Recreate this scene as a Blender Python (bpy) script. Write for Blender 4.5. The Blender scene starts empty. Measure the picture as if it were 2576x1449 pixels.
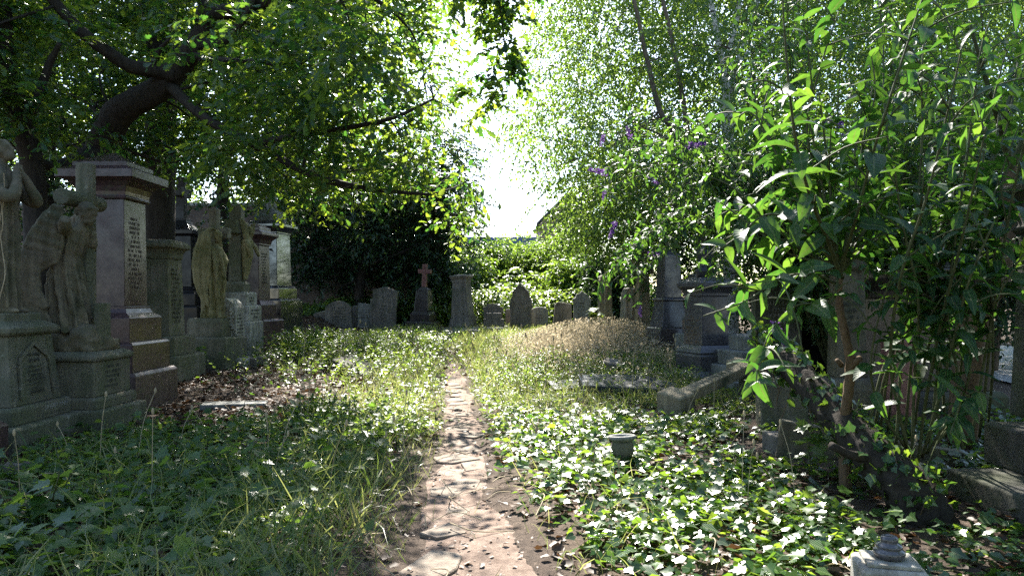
import bpy, math, random
import numpy as np
from mathutils import Vector, Matrix
sc = bpy.context.scene
COL = sc.collection
R = math.radians
rng = np.random.default_rng(11)
random.seed(5)

# ------------------------------------------------------------------ camera frame and helpers
F = 1840.0            # focal length in photo pixels (2576 wide)
CAMZ = 1.5
HOR = 750.0
def X(px, d): return (px - 1288.0) / F * d
def Z(py, d): return CAMZ - (py - HOR) / F * d
def P(px, py, d): return np.array([X(px, d), d, Z(py, d)])

def sstep(a, b, t):
    t = np.clip((t - a) / (b - a), 0, 1)
    return t * t * (3 - 2 * t)

def wob(x, y, k=1.0, s=0.0):
    return (np.sin(x * 1.7 * k + 1.3 + s) * np.cos(y * 1.3 * k - .4 + s) + .6 * np.sin(x * 3.9 * k - y * 2.7 * k + 2 + s)
            + .4 * np.sin(x * 7.3 * k + y * 6.1 * k + s * 2)) / 2.0

_pd = np.array([0, 4.0, 5.0, 6.1, 7.9, 11, 14, 18, 23, 40.])
_px = np.array([-.1, -.28, -.36, -.45, -.53, -.80, -1.12, -1.6, -2.2, -3.])
def pathx(y): return np.interp(y, _pd, _px)
def pathw(y): return np.interp(y, [0, 4, 5, 6, 8, 14, 16, 40], [.5, .36, .29, .25, .20, .17, .0, .0])

def g(x, y):
    x = np.asarray(x, float); y = np.asarray(y, float)
    h = sstep(9, 25, y) * .42
    h = h + .26 * np.exp(-((x - 2.4) / 2.1) ** 2 - ((y - 16.8) / 3.4) ** 2)
    h = h + .40 * sstep(-5.6, -7.2, x) * sstep(9.5, 14, y) * sstep(32, 28, y)
    h = h + .20 * np.exp(-((x + 4.1) / 1.2) ** 2 - ((y - 16.5) / 2.0) ** 2)
    h = h + .14 * np.exp(-((x - 3.4) / 1.2) ** 2 - ((y - 8.5) / 2.2) ** 2)
    h = h + .03 * wob(x, y) + .012 * wob(x, y, 3.1, 1)
    h = h + sstep(31, 39, y) * 1.6
    h = h - .05 * np.exp(-((x - pathx(y)) / (pathw(y) + .12)) ** 2) * sstep(17, 13, y)
    return h
def gz(x, y): return float(g(x, y))

# ------------------------------------------------------------------ objects, labels
def tag(o, label=None, cat=None, group=None, kind=None):
    if label: o['label'] = label
    if cat: o['category'] = cat
    if group: o['group'] = group
    if kind: o['kind'] = kind
    return o
def thing(name, label, cat, loc=(0, 0, 0), rz=0., group=None, tilt=(0, 0)):
    o = bpy.data.objects.new(name, None); COL.objects.link(o)
    o.empty_display_size = .2
    o.location = loc; o.rotation_euler = (tilt[0], tilt[1], rz)
    return tag(o, label, cat, group)

class MB:
    def __init__(s): s.v = []; s.f = []; s.n = 0
    def add(s, v, f):
        v = np.asarray(v, float).reshape(-1, 3)
        s.v.append(v); s.f.extend([[i + s.n for i in q] for q in f]); s.n += len(v)
        return s
    def box(s, x0, x1, y0, y1, z0, z1):
        return s.sq([((x1 - x0) / 2, (y1 - y0) / 2, z0), ((x1 - x0) / 2, (y1 - y0) / 2, z1)], (x0 + x1) / 2, (y0 + y1) / 2)
    def sq(s, prof, cx=0., cy=0.):
        v = []; f = []
        for hx, hy, z in prof:
            v += [(cx - hx, cy - hy, z), (cx + hx, cy - hy, z), (cx + hx, cy + hy, z), (cx - hx, cy + hy, z)]
        n = len(prof)
        f.append([3, 2, 1, 0]); f.append([4 * (n - 1) + i for i in range(4)])
        for k in range(n - 1):
            for i in range(4):
                j = (i + 1) % 4
                f.append([4 * k + i, 4 * k + j, 4 * k + 4 + j, 4 * k + 4 + i])
        return s.add(v, f)
    def lathe(s, prof, n=20, c=(0, 0, 0), sx=1, sy=1):
        v = []; f = []
        for r, z in prof:
            for i in range(n):
                a = 2 * math.pi * i / n
                v.append((c[0] + r * math.cos(a) * sx, c[1] + r * math.sin(a) * sy, c[2] + z))
        m = len(prof)
        for k in range(m - 1):
            for i in range(n):
                j = (i + 1) % n
                f.append([k * n + i, k * n + j, k * n + n + j, k * n + n + i])
        f.append(list(range(n))[::-1]); f.append([(m - 1) * n + i for i in range(n)])
        return s.add(v, f)
    def prism(s, outline, t, axis='y', off=0.):
        """outline: list of (u, z); extruded along axis by thickness t (centred on off)"""
        n = len(outline); v = []
        for d in (-t / 2, t / 2):
            for u, z in outline:
                v.append((u, off + d, z) if axis == 'y' else (off + d, u, z))
        f = [list(range(n)), [n + i for i in range(n)][::-1]]
        for i in range(n):
            j = (i + 1) % n
            f.append([j, i, n + i, n + j])
        return s.add(v, f)
    def loft(s, rings):
        n = len(rings[0]); v = np.concatenate(rings); f = []
        for k in range(len(rings) - 1):
            for i in range(n):
                j = (i + 1) % n
                f.append([k * n + i, k * n + j, k * n + n + j, k * n + n + i])
        f.append(list(range(n))[::-1]); f.append([(len(rings) - 1) * n + i for i in range(n)])
        return s.add(v, f)
    def tube(s, pts, sides=8, rough=0., smooth=6, seed=0):
        p = np.asarray(pts, float)
        if smooth and len(p) > 2: p = catmull(p, smooth)
        r = p[:, 3]; c = p[:, :3]
        t = np.gradient(c, axis=0); t /= np.linalg.norm(t, axis=1)[:, None] + 1e-9
        ref = np.array([0.31, .17, .93]) if abs(t[0, 2]) < .8 else np.array([.93, .3, .1])
        rings = []
        rg = np.random.default_rng(seed + len(p))
        a = np.arange(sides) * 2 * math.pi / sides
        u = np.cross(t[0], ref)
        for k in range(len(c)):
            u = u - t[k] * np.dot(u, t[k]); u /= np.linalg.norm(u) + 1e-9
            w = np.cross(t[k], u)
            rr = r[k] * (1 + rough * rg.normal(size=sides))
            rings.append(c[k] + rr[:, None] * (np.cos(a)[:, None] * u + np.sin(a)[:, None] * w))
        return s.loft(rings)
    def ell(s, c, r, n=14, m=9, rot=None):
        v = []; f = []
        for k in range(m + 1):
            th = math.pi * k / m
            for i in range(n):
                a = 2 * math.pi * i / n
                q = np.array([r[0] * math.sin(th) * math.cos(a), r[1] * math.sin(th) * math.sin(a), -r[2] * math.cos(th)])
                if rot is not None: q = rot @ q
                v.append(np.array(c) + q)
        for k in range(m):
            for i in range(n):
                j = (i + 1) % n
                f.append([k * n + i, k * n + j, k * n + n + j, k * n + n + i])
        return s.add(v, f)
    def mesh(s, name):
        me = bpy.data.meshes.new(name)
        me.from_pydata(np.concatenate(s.v).tolist(), [], s.f); me.update()
        return me
    def build(s, name, mat, parent=None, smooth=False, bevel=0., loc=None, seg=2):
        me = s.mesh(name); me.materials.append(mat)
        o = bpy.data.objects.new(name, me); COL.objects.link(o)
        if parent is not None: o.parent = parent
        if loc is not None: o.location = loc
        if smooth: me.shade_smooth()
        if bevel:
            b = o.modifiers.new('bevel', 'BEVEL'); b.width = bevel; b.segments = seg; b.limit_method = 'ANGLE'; b.angle_limit = R(25)
        return o

def catmull(p, n):
    q = np.concatenate([[2 * p[0] - p[1]], p, [2 * p[-1] - p[-2]]])
    out = []
    for i in range(1, len(q) - 2):
        for k in range(n):
            t = k / n
            out.append(.5 * ((2 * q[i]) + (-q[i - 1] + q[i + 1]) * t + (2 * q[i - 1] - 5 * q[i] + 4 * q[i + 1] - q[i + 2]) * t * t
                             + (-q[i - 1] + 3 * q[i] - 3 * q[i + 1] + q[i + 2]) * t ** 3))
    out.append(p[-1]); out = np.array(out); out[:, 3] = np.maximum(out[:, 3], .002)
    return out

# ------------------------------------------------------------------ materials
def newmat(name):
    m = bpy.data.materials.new(name); m.use_nodes = True
    nt = m.node_tree; nt.nodes.clear()
    out = nt.nodes.new('ShaderNodeOutputMaterial')
    return m, nt, out
def nd(nt, t, **kw):
    n = nt.nodes.new(t)
    for k, v in kw.items(): setattr(n, k, v)
    return n
def ramp(nt, fac, stops):
    r = nd(nt, 'ShaderNodeValToRGB')
    el = r.color_ramp.elements
    while len(el) > 2: el.remove(el[-1])
    for i, (p, c) in enumerate(stops):
        e = el[i] if i < 2 else el.new(p)
        e.position = p; e.color = (*c, 1) if len(c) == 3 else c
    nt.links.new(fac, r.inputs[0]); return r.outputs[0]
def mixc(nt, fac, a, b, mode='MIX'):
    m = nd(nt, 'ShaderNodeMix', data_type='RGBA', blend_type=mode)
    for sock, v in ((m.inputs[0], fac), (m.inputs[6], a), (m.inputs[7], b)):
        if hasattr(v, 'links'): nt.links.new(v, sock)
        elif isinstance(v, (int, float)): sock.default_value = v
        else: sock.default_value = (*v, 1)
    return m.outputs[2]
def noise(nt, co, scale, detail=6, rough=.6, dist=0.):
    n = nd(nt, 'ShaderNodeTexNoise'); n.inputs['Scale'].default_value = scale
    n.inputs['Detail'].default_value = detail; n.inputs['Roughness'].default_value = rough; n.inputs['Distortion'].default_value = dist
    nt.links.new(co, n.inputs['Vector']); return n.outputs[0]

def stone(name, c1, c2, rough=.8, moss=(.066, .072, .042), mossamt=.3, speck=0., spec=.3, bump=.5, scale=3., streak=.5, lichen=.0, coat=0.):
    m, nt, out = newmat(name)
    b = nd(nt, 'ShaderNodeBsdfPrincipled')
    co = nd(nt, 'ShaderNodeTexCoord').outputs['Object']
    n1 = noise(nt, co, scale, 8, .65)
    col = ramp(nt, n1, [(.32, c1), (.68, c2)])
    if speck:
        v = nd(nt, 'ShaderNodeTexVoronoi'); v.inputs['Scale'].default_value = 95
        nt.links.new(co, v.inputs['Vector'])
        sp = nd(nt, 'ShaderNodeSeparateColor'); nt.links.new(v.outputs['Color'], sp.inputs[0])
        dark = ramp(nt, sp.outputs[0], [(0., (.25, .22, .22)), (.3, (.8, .78, .78)), (.75, (1.05, 1, 1)), (1., (1.9, 1.7, 1.6))])
        col = mixc(nt, speck, col, dark, 'MULTIPLY')
    # vertical dirt streaks
    if streak:
        mp = nd(nt, 'ShaderNodeMapping'); mp.inputs['Scale'].default_value = (7, 7, .55); nt.links.new(co, mp.inputs[0])
        st = ramp(nt, noise(nt, mp.outputs[0], 1.6, 6, .6), [(.40, (.42, .40, .38)), (.58, (1, 1, 1))])
        col = mixc(nt, streak, col, st, 'MULTIPLY')
    if mossamt:
        mm = ramp(nt, noise(nt, co, 1.7, 9, .7, .4), [(.62 - mossamt * .42, (0, 0, 0)), (.74 - mossamt * .30, (1, 1, 1))])
        col = mixc(nt, mm, col, moss)
    if lichen:
        ll = ramp(nt, noise(nt, co, 9, 5, .55), [(.66, (0, 0, 0)), (.72, (1, 1, 1))])
        fl = nd(nt, 'ShaderNodeMath', operation='MULTIPLY'); fl.inputs[1].default_value = lichen
        nt.links.new(ll, fl.inputs[0]); col = mixc(nt, fl.outputs[0], col, (.36, .36, .29))
    nt.links.new(col, b.inputs['Base Color'])
    rr = ramp(nt, noise(nt, co, 5, 5), [(.3, (max(rough - .12, .05),) * 3), (.7, (min(rough + .12, 1),) * 3)])
    nt.links.new(rr, b.inputs['Roughness'])
    b.inputs['Specular IOR Level'].default_value = spec
    if coat: b.inputs['Coat Weight'].default_value = coat; b.inputs['Coat Roughness'].default_value = .06
    bp = nd(nt, 'ShaderNodeBump'); bp.inputs['Strength'].default_value = bump; bp.inputs['Distance'].default_value = .02
    n2 = noise(nt, co, 28 if not speck else 9, 8, .7)
    nt.links.new(n2, bp.inputs['Height']); nt.links.new(bp.outputs[0], b.inputs['Normal'])
    nt.links.new(b.outputs[0], out.inputs[0])
    return m

def leafmat(name, c1, c2, t1, t2, trans=.42, rough=.42, spec=.4, rib=0., bump=0.):
    """thin leaf: reflecting face plus light coming through; tint attribute varies every leaf"""
    m, nt, out = newmat(name)
    at = nd(nt, 'ShaderNodeAttribute', attribute_name='tint').outputs['Fac']
    b = nd(nt, 'ShaderNodeBsdfPrincipled'); tr = nd(nt, 'ShaderNodeBsdfTranslucent')
    c = ramp(nt, at, [(0, c1), (1, c2)]); t = ramp(nt, at, [(0, t1), (1, t2)])
    if rib:
        lu = nd(nt, 'ShaderNodeAttribute', attribute_name='lu').outputs['Fac']
        rf = ramp(nt, lu, [(.03, (rib,) * 3), (.14, (0, 0, 0))])
        c = mixc(nt, rf, c, (.16, .20, .09)); t = mixc(nt, rf, t, (.14, .16, .04))
        lv = nd(nt, 'ShaderNodeAttribute', attribute_name='lv').outputs['Fac']
        wv = nd(nt, 'ShaderNodeMath', operation='MULTIPLY_ADD'); nt.links.new(lv, wv.inputs[0]); wv.inputs[1].default_value = 60; 
        l2 = nd(nt, 'ShaderNodeMath', operation='MULTIPLY'); nt.links.new(lu, l2.inputs[0]); l2.inputs[1].default_value = -11
        nt.links.new(l2.outputs[0], wv.inputs[2])
        gco = nd(nt, 'ShaderNodeTexCoord').outputs['Object']
        bl = ramp(nt, noise(nt, gco, 26, 5, .7), [(.30, (.62, .58, .5)), (.5, (1, 1, 1))]); sp = ramp(nt, noise(nt, gco, 75, 3, .5), [(.69, (0, 0, 0)), (.73, (.8,) * 3)])
        c = mixc(nt, 1., c, bl, 'MULTIPLY'); t = mixc(nt, 1., t, bl, 'MULTIPLY'); c = mixc(nt, sp, c, (.07, .05, .02)); t = mixc(nt, sp, t, (.08, .05, .015))
        sn = nd(nt, 'ShaderNodeMath', operation='SINE'); nt.links.new(wv.outputs[0], sn.inputs[0])
        vf = ramp(nt, sn.outputs[0], [(.0, (0, 0, 0)), (.9, (0.0,) * 3), (1., (.55,) * 3)])
        t = mixc(nt, vf, t, (.10, .16, .03)); 
        bp = nd(nt, 'ShaderNodeBump'); bp.inputs['Strength'].default_value = .12; bp.inputs['Distance'].default_value = .004
        nt.links.new(sn.outputs[0], bp.inputs['Height']); nt.links.new(bp.outputs[0], b.inputs['Normal'])
    nt.links.new(c, b.inputs['Base Color']); nt.links.new(t, tr.inputs['Color'])
    b.inputs['Roughness'].default_value = rough; b.inputs['Specular IOR Level'].default_value = spec
    mx = nd(nt, 'ShaderNodeMixShader'); mx.inputs[0].default_value = trans
    nt.links.new(b.outputs[0], mx.inputs[1]); nt.links.new(tr.outputs[0], mx.inputs[2])
    nt.links.new(mx.outputs[0], out.inputs[0])
    return m

def bark(name, c1, c2, scale=14, zs=.25, bump=1., patches=None):
    m, nt, out = newmat(name)
    b = nd(nt, 'ShaderNodeBsdfPrincipled'); b.inputs['Roughness'].default_value = .9; b.inputs['Specular IOR Level'].default_value = .15
    co = nd(nt, 'ShaderNodeTexCoord').outputs['Object']
    mp = nd(nt, 'ShaderNodeMapping'); mp.inputs['Scale'].default_value = (1, 1, zs); nt.links.new(co, mp.inputs[0])
    n1 = noise(nt, mp.outputs[0], scale, 8, .7)
    col = ramp(nt, n1, [(.3, c1), (.7, c2)])
    if patches:
        mp2 = nd(nt, 'ShaderNodeMapping'); mp2.inputs['Scale'].default_value = (1, 1, 4.); nt.links.new(co, mp2.inputs[0])
        pf = ramp(nt, noise(nt, mp2.outputs[0], 2.2, 6, .7), [(.56, (0, 0, 0)), (.62, (1, 1, 1))]); col = mixc(nt, pf, col, patches)
    nt.links.new(col, b.inputs['Base Color'])
    bp = nd(nt, 'ShaderNodeBump'); bp.inputs['Strength'].default_value = bump; bp.inputs['Distance'].default_value = .03
    nt.links.new(n1, bp.inputs['Height']); nt.links.new(bp.outputs[0], b.inputs['Normal'])
    nt.links.new(b.outputs[0], out.inputs[0]); return m

def plain(name, c, rough=.8, spec=.2):
    m, nt, out = newmat(name)
    b = nd(nt, 'ShaderNodeBsdfPrincipled'); b.inputs['Roughness'].default_value = rough; b.inputs['Specular IOR Level'].default_value = spec
    co = nd(nt, 'ShaderNodeTexCoord').outputs['Object']
    col = ramp(nt, noise(nt, co, 12, 6), [(.3, tuple(q * .75 for q in c)), (.7, tuple(q * 1.2 for q in c))])
    nt.links.new(col, b.inputs['Base Color']); nt.links.new(b.outputs[0], out.inputs[0]); return m

M = {}
M['pink'] = stone('polished_pink_granite', (.048, .03, .032), (.078, .052, .052), .24, mossamt=.08, speck=.8, spec=.25, bump=.03, streak=.12)
M['pinkrough'] = stone('worn_pink_granite', (.06, .043, .042), (.095, .07, .065), .4, mossamt=.2, speck=.8, spec=.25, bump=.12, streak=.35)
M['redgran'] = stone('red_granite', (.17, .075, .068), (.24, .11, .10), .3, mossamt=.0, speck=.6, spec=.5, bump=.03, streak=.2)
M['black'] = stone('polished_black_granite', (.012, .012, .014), (.022, .02, .022), .28, mossamt=.05, speck=.5, spec=.2, bump=.02, streak=.1)
M['greygran'] = stone('polished_grey_granite', (.06, .06, .066), (.10, .10, .11), .25, mossamt=.1, speck=.8, spec=.5, bump=.03, streak=.25)
M['brownblack'] = stone('dark_brown_granite', (.05, .042, .04), (.085, .07, .062), .3, mossamt=.1, speck=.6, spec=.5, bump=.04, streak=.2, coat=.2)
M['blackp'] = stone('honed_black_granite', (.018, .018, .021), (.03, .03, .034), .13, mossamt=.0, speck=.5, spec=.7, bump=.015, streak=.1, coat=.8)
M['moss'] = stone('mossy_sandstone', (.135, .12, .09), (.22, .20, .15), .88, moss=(.085, .09, .052), mossamt=.55, bump=.8, streak=.6, lichen=.3)
M['statue'] = stone('weathered_statue_stone', (.10, .082, .055), (.20, .168, .11), .9, moss=(.06, .062, .032), mossamt=.4, bump=.45, streak=.45, lichen=.35, scale=5)
M['angelgreen'] = stone('green_weathered_stone', (.19, .165, .085), (.30, .265, .14), .9, moss=(.11, .105, .04), mossamt=.42, bump=.45, streak=.35, lichen=.3, scale=5)
M['pale'] = stone('pale_limestone', (.27, .26, .225), (.37, .355, .31), .85, mossamt=.3, bump=.7, streak=.75, lichen=.4)
M['sandy'] = stone('tan_sandstone', (.22, .185, .125), (.32, .275, .19), .85, mossamt=.25, bump=.7, streak=.5, lichen=.4)
M['dark2'] = stone('shaded_dark_sandstone', (.06, .058, .052), (.11, .10, .09), .85, mossamt=.4, bump=.7, streak=.5, lichen=.2)  # darker copy of the sooty sandstone, deep shade put into its colour
M['dark'] = stone('sooty_sandstone', (.13, .115, .10), (.22, .195, .165), .85, mossamt=.28, bump=.7, streak=.5, lichen=.45)
M['grey'] = stone('grey_headstone_stone', (.16, .16, .15), (.25, .25, .23), .8, mossamt=.25, bump=.6, streak=.5, lichen=.5)
M['slate'] = stone('dark_slate', (.03, .032, .04), (.055, .058, .068), .3, mossamt=.05, bump=.12, streak=.2, spec=.15)
M['flag'] = stone('path_flagstone', (.20, .168, .135), (.29, .25, .205), .9, moss=(.15, .115, .09), mossamt=.55, bump=.9, streak=0, lichen=.1, spec=.12)
M['engr'] = plain('engraved_letters', (.062, .062, .048), .9)
M['engrp'] = plain('worn_granite_letters', (.05, .036, .034), .45)
M['tan2'] = stone('shaded_tan_stone', (.11, .092, .065), (.17, .145, .10), .85, mossamt=.35, bump=.7, streak=.5, lichen=.2)  # tan sandstone copy with the deep shade darkened into its base colour
M['engrl'] = plain('pale_worn_letters', (.22, .215, .19), .6)
M['gold_lit'] = plain('gold_lit_letters', (.10, .065, .03), .5)  # letter colour stands for the golden light on the pedestal face
M['barkd'] = bark('oak_bark', (.018, .015, .013), (.055, .046, .038))
M['barkb'] = bark('birch_bark', (.42, .40, .36), (.62, .60, .55), 5, 1., .4, patches=(.05, .045, .04))
M['barkg'] = bark('grey_brown_bark', (.07, .055, .04), (.17, .13, .095), 18, .2)
M['stem'] = bark('buddleia_stem', (.075, .05, .032), (.17, .115, .07), 30, .15, .6)
M['gstem'] = plain('green_brown_stem', (.075, .085, .04), .7)
M['straw'] = plain('straw_stem', (.34, .27, .17), .7)

M['oak'] = leafmat('oak_leaf', (.018, .055, .022), (.04, .09, .024), (.06, .17, .018), (.38, .48, .035), .45, .38, .45)
M['birch'] = leafmat('birch_leaf', (.025, .07, .024), (.06, .115, .03), (.10, .22, .025), (.28, .40, .045), .42, .42, .4)
M['bay'] = leafmat('evergreen_leaf', (.012, .038, .016), (.03, .065, .025), (.03, .08, .012), (.09, .16, .03), .25, .35, .5)
M['shrub'] = leafmat('shrub_leaf', (.035, .085, .02), (.075, .135, .03), (.18, .32, .03), (.32, .46, .05), .42, .45, .4)
M['bram'] = leafmat('bramble_leaf', (.035, .075, .022), (.075, .13, .035), (.16, .28, .03), (.32, .42, .05), .36, .33, .6)
M['bud'] = leafmat('buddleia_leaf', (.02, .062, .024), (.045, .095, .03), (.06, .18, .018), (.20, .37, .03), .45, .45, .35, rib=.8)
M['ivy'] = leafmat('ivy_leaf', (.012, .045, .014), (.05, .11, .022), (.07, .19, .015), (.38, .54, .04), .38, .27, .7, rib=.5)
M['grass'] = leafmat('grass_blade', (.045, .095, .025), (.19, .195, .085), (.16, .26, .03), (.46, .44, .16), .42, .4, .4)
M['dry'] = leafmat('dry_grass_blade', (.30, .25, .165), (.48, .41, .30), (.34, .28, .17), (.58, .49, .34), .45, .6, .3)
M['litter'] = leafmat('fallen_leaf', (.035, .022, .014), (.15, .085, .05), (.05, .025, .012), (.16, .08, .03), .15, .6, .3)
M['weed'] = leafmat('weed_leaf', (.03, .075, .02), (.085, .14, .04), (.15, .28, .03), (.34, .44, .06), .42, .4, .5)
M['flower'] = leafmat('purple_flower', (.09, .04, .20), (.20, .10, .34), (.10, .04, .20), (.26, .12, .40), .35, .7, .2)
# ------------------------------------------------------------------ foliage machinery
def tpl(verts, faces):
    v = np.array(verts, float); lu = np.abs(v[:, 0]); lu = lu / (lu.max() + 1e-9)
    return dict(v=v, f=faces, lu=lu, lv=v[:, 1])
def half_leaf(outline, fold=.25, arc=.12):
    """outline: right-hand side points (x>0) from base to tip; two folded n-gons sharing the midrib"""
    n = len(outline)
    rib = [(0, y) for y in (0, .5, 1)]
    v = [(x, y, 0) for x, y in rib] + [(x, y, 0) for x, y in outline] + [(-x, y, 0) for x, y in outline]
    v = [(x, y, fold * abs(x) - arc * y * y) for x, y, _ in v]
    r = [3 + i for i in range(n)]; l = [3 + n + i for i in range(n)]
    return tpl(v, [[0] + r + [2, 1], [1, 2] + l[::-1] + [0]])
T = {}
T['oak'] = half_leaf([(.05, .06), (.15, .18), (.11, .30), (.25, .40), (.17, .53), (.31, .66), (.20, .76), (.22, .90), (.09, .93)], .3, .15)
T['ivy'] = half_leaf([(.10, -.16), (.34, -.10), (.40, .12), (.56, .30), (.34, .48), (.20, .62)], .12, .12)
T['maple'] = half_leaf([(.14, -.06), (.42, .02), (.34, .18), (.62, .44), (.30, .46), (.34, .70), (.16, .66)], .15, .15)
T['ovate'] = half_leaf([(.17, .10), (.29, .30), (.26, .55), (.12, .82)], .25, .2)
T['birch'] = tpl([(0, 0, 0), (.33, .38, .07), (0, 1, -.15), (-.33, .38, .07)], [[0, 1, 2], [0, 2, 3]])
T['dia'] = tpl([(0, 0, 0), (.26, .45, .08), (0, 1, -.18), (-.26, .45, .08)], [[0, 1, 2], [0, 2, 3]])
def lance(w=.17, fold=.35, arc=.45, n=7):
    v = []; f = []
    ts = np.linspace(0, 1, n)
    for t in ts:
        hw = w * (np.sin(math.pi * min(1, t * .93 + .05) ** .75) ** .9) * (1 if t < .95 else .2) if 0 < t < 1 else .012
        zc = -arc * t * t
        y = t * (1 - .25 * arc * t)
        v += [(-hw, y, zc + fold * hw), (0, y, zc), (hw, y, zc + fold * hw)]
    for k in range(n - 1):
        f += [[3 * k, 3 * k + 1, 3 * k + 4, 3 * k + 3], [3 * k + 1, 3 * k + 2, 3 * k + 5, 3 * k + 4]]
    d = tpl(v, f); d['lv'] = np.repeat(ts, 3); 
    d['lu'] = np.tile([1., 0., 1.], n); return d
T['lance0'] = lance(.19, .40, .12); T['lance1'] = lance(.21, .25, .32); T['lance2'] = lance(.17, .5, .6)
T['lance3'] = lance(.18, .35, .4)
T['lance3']['v'][:, 0] += .16 * T['lance3']['v'][:, 1] ** 2; T['lance3']['v'][:, 2] += .05 * np.sin(T['lance3']['v'][:, 1] * 14)
T['lsmall'] = lance(.15, .4, .4, 4)
def blade(arc):
    v = []; f = []
    for t, hw in ((0, .011), (.35, .011), (.7, .008), (1, .001)):
        y = t * (1 - .35 * arc * t * t); z = -arc * .75 * t ** 2.2
        v += [(-hw, y, z), (hw, y, z)]
    for k in range(3): f.append([2 * k, 2 * k + 1, 2 * k + 3, 2 * k + 2])
    return tpl(v, f)
T['bl0'] = blade(.15); T['bl1'] = blade(.6); T['bl2'] = blade(1.1)
T['litter'] = tpl([(-.25, 0, .1), (0, -.1, 0), (.28, .1, .12), (.3, .55, .02), (.12, .95, .2), (-.1, .8, .06), (-.33, .6, .2), (0, .4, -.02)],
                  [[0, 1, 7], [1, 2, 7], [2, 3, 7], [3, 4, 7], [4, 5, 7], [5, 6, 7], [6, 0, 7]])
T['floret'] = tpl([(-.5, 0, 0), (.5, 0, 0), (.5, 1, .2), (-.5, 1, .2)], [[0, 1, 2, 3]])

def nrmz(a): return a / (np.linalg.norm(a, axis=-1, keepdims=True) + 1e-9)
UP = np.array([0, 0, 1.])
class Fol:
    def __init__(s): s.V = []; s.L = []; s.C = []; s.T = []; s.U = []; s.W = []; s.n = 0; s.count = 0
    def add(s, t, pos, dirs, nrm, sc_, tint, wf=None):
        t = T[t] if isinstance(t, str) else t
        m = len(pos)
        if m == 0: return
        y = nrmz(dirs); x = nrmz(np.cross(y, nrm)); z = np.cross(x, y)
        v = t['v']; sc_ = np.broadcast_to(sc_, (m,))
        w = np.ones(m) if wf is None else np.broadcast_to(wf, (m,))
        vv = pos[:, None, :] + sc_[:, None, None] * ((v[None, :, 0, None] * w[:, None, None]) * x[:, None, :] + v[None, :, 1, None] * y[:, None, :] + v[None, :, 2, None] * z[:, None, :])
        nv = len(v)
        s.V.append(vv.reshape(-1, 3).astype(np.float32))
        off = (np.arange(m) * nv + s.n)[:, None]
        lens = [len(q) for q in t['f']]
        idx = np.array([i for q in t['f'] for i in q])[None, :] + off
        s.L.append(idx.reshape(-1).astype(np.int32)); s.C.append(np.tile(np.array(lens, np.int32), m))
        s.T.append(np.repeat(np.clip(tint, 0, 1), nv).astype(np.float32))
        s.U.append(np.tile(t['lu'], m).astype(np.float32)); s.W.append(np.tile(t['lv'], m).astype(np.float32))
        s.n += m * nv; s.count += m
    def build(s, name, mat, parent=None, smooth=True, label=None):
        me = bpy.data.meshes.new(name)
        if s.n == 0: V = np.zeros((0, 3))
        V = np.concatenate(s.V); L = np.concatenate(s.L); C = np.concatenate(s.C)
        org = np.zeros(3)
        if parent is not None:
            org = np.array(parent.location)
            V = V - org.astype(np.float32)
        me.vertices.add(len(V)); me.vertices.foreach_set('co', V.ravel())
        me.loops.add(len(L)); me.loops.foreach_set('vertex_index', L)
        me.polygons.add(len(C))
        st = np.zeros(len(C), np.int32); st[1:] = np.cumsum(C)[:-1]
        me.polygons.foreach_set('loop_start', st); me.polygons.foreach_set('loop_total', C)
        me.polygons.foreach_set('use_smooth', np.full(len(C), bool(smooth)))
        me.update(calc_edges=True)
        for nm, arr in (('tint', s.T), ('lu', s.U), ('lv', s.W)):
            a = me.attributes.new(nm, 'FLOAT', 'POINT'); a.data.foreach_set('value', np.concatenate(arr))
        me.materials.append(mat)
        o = bpy.data.objects.new(name, me); COL.objects.link(o)
        if parent is not None: o.parent = parent
        return o

# sun
ELEV, AZ = R(43), R(-4)
SUN = np.array([math.sin(AZ) * math.cos(ELEV), math.cos(AZ) * math.cos(ELEV), math.sin(ELEV)])
def hit(p, z0=.25):
    k = (p[:, 2] - z0) / SUN[2]
    return p - SUN * k[:, None]
_ld = np.array([0, 3.5, 5, 6.5, 8, 10, 14, 20, 30, 60])
_ll = np.array([-.9, -1.5, -1.9, -2.1, -2.3, -2.6, -3.2, -4.0, -5.0, -6])
_lr = np.array([1.0, 1.6, 2.3, 2.9, 3.1, 3.4, 4.4, 5.2, 8., 14])
def opening(p, r, strong=.95):
    """boughs that would shade the open strip along the path are missing: that is the gap the sun comes through"""
    h = hit(p)
    inside = (h[:, 0] > np.interp(h[:, 1], _ld, _ll) + .15 * wob(h[:, 0], h[:, 1], 2)) & (h[:, 0] < np.interp(h[:, 1], _ld, _lr)) & (p[:, 2] > .9)
    dap = wob(h[:, 0], h[:, 1], 1.5, 3.)
    strong = np.where(h[:, 1] > 13.5, strong * .7, strong)
    strong = np.where((h[:, 1] < 9) & (h[:, 0] < np.interp(h[:, 1], _pd, _px) - .35), np.where(dap > .12, strong, strong * .12), strong)
    pr = np.where((h[:, 0] > .5) & (h[:, 1] < 9), np.minimum(np.where(dap > -.25, .97, .72), strong + .12), strong)
    return ~(inside & (r.random(len(p)) < pr))

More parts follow.
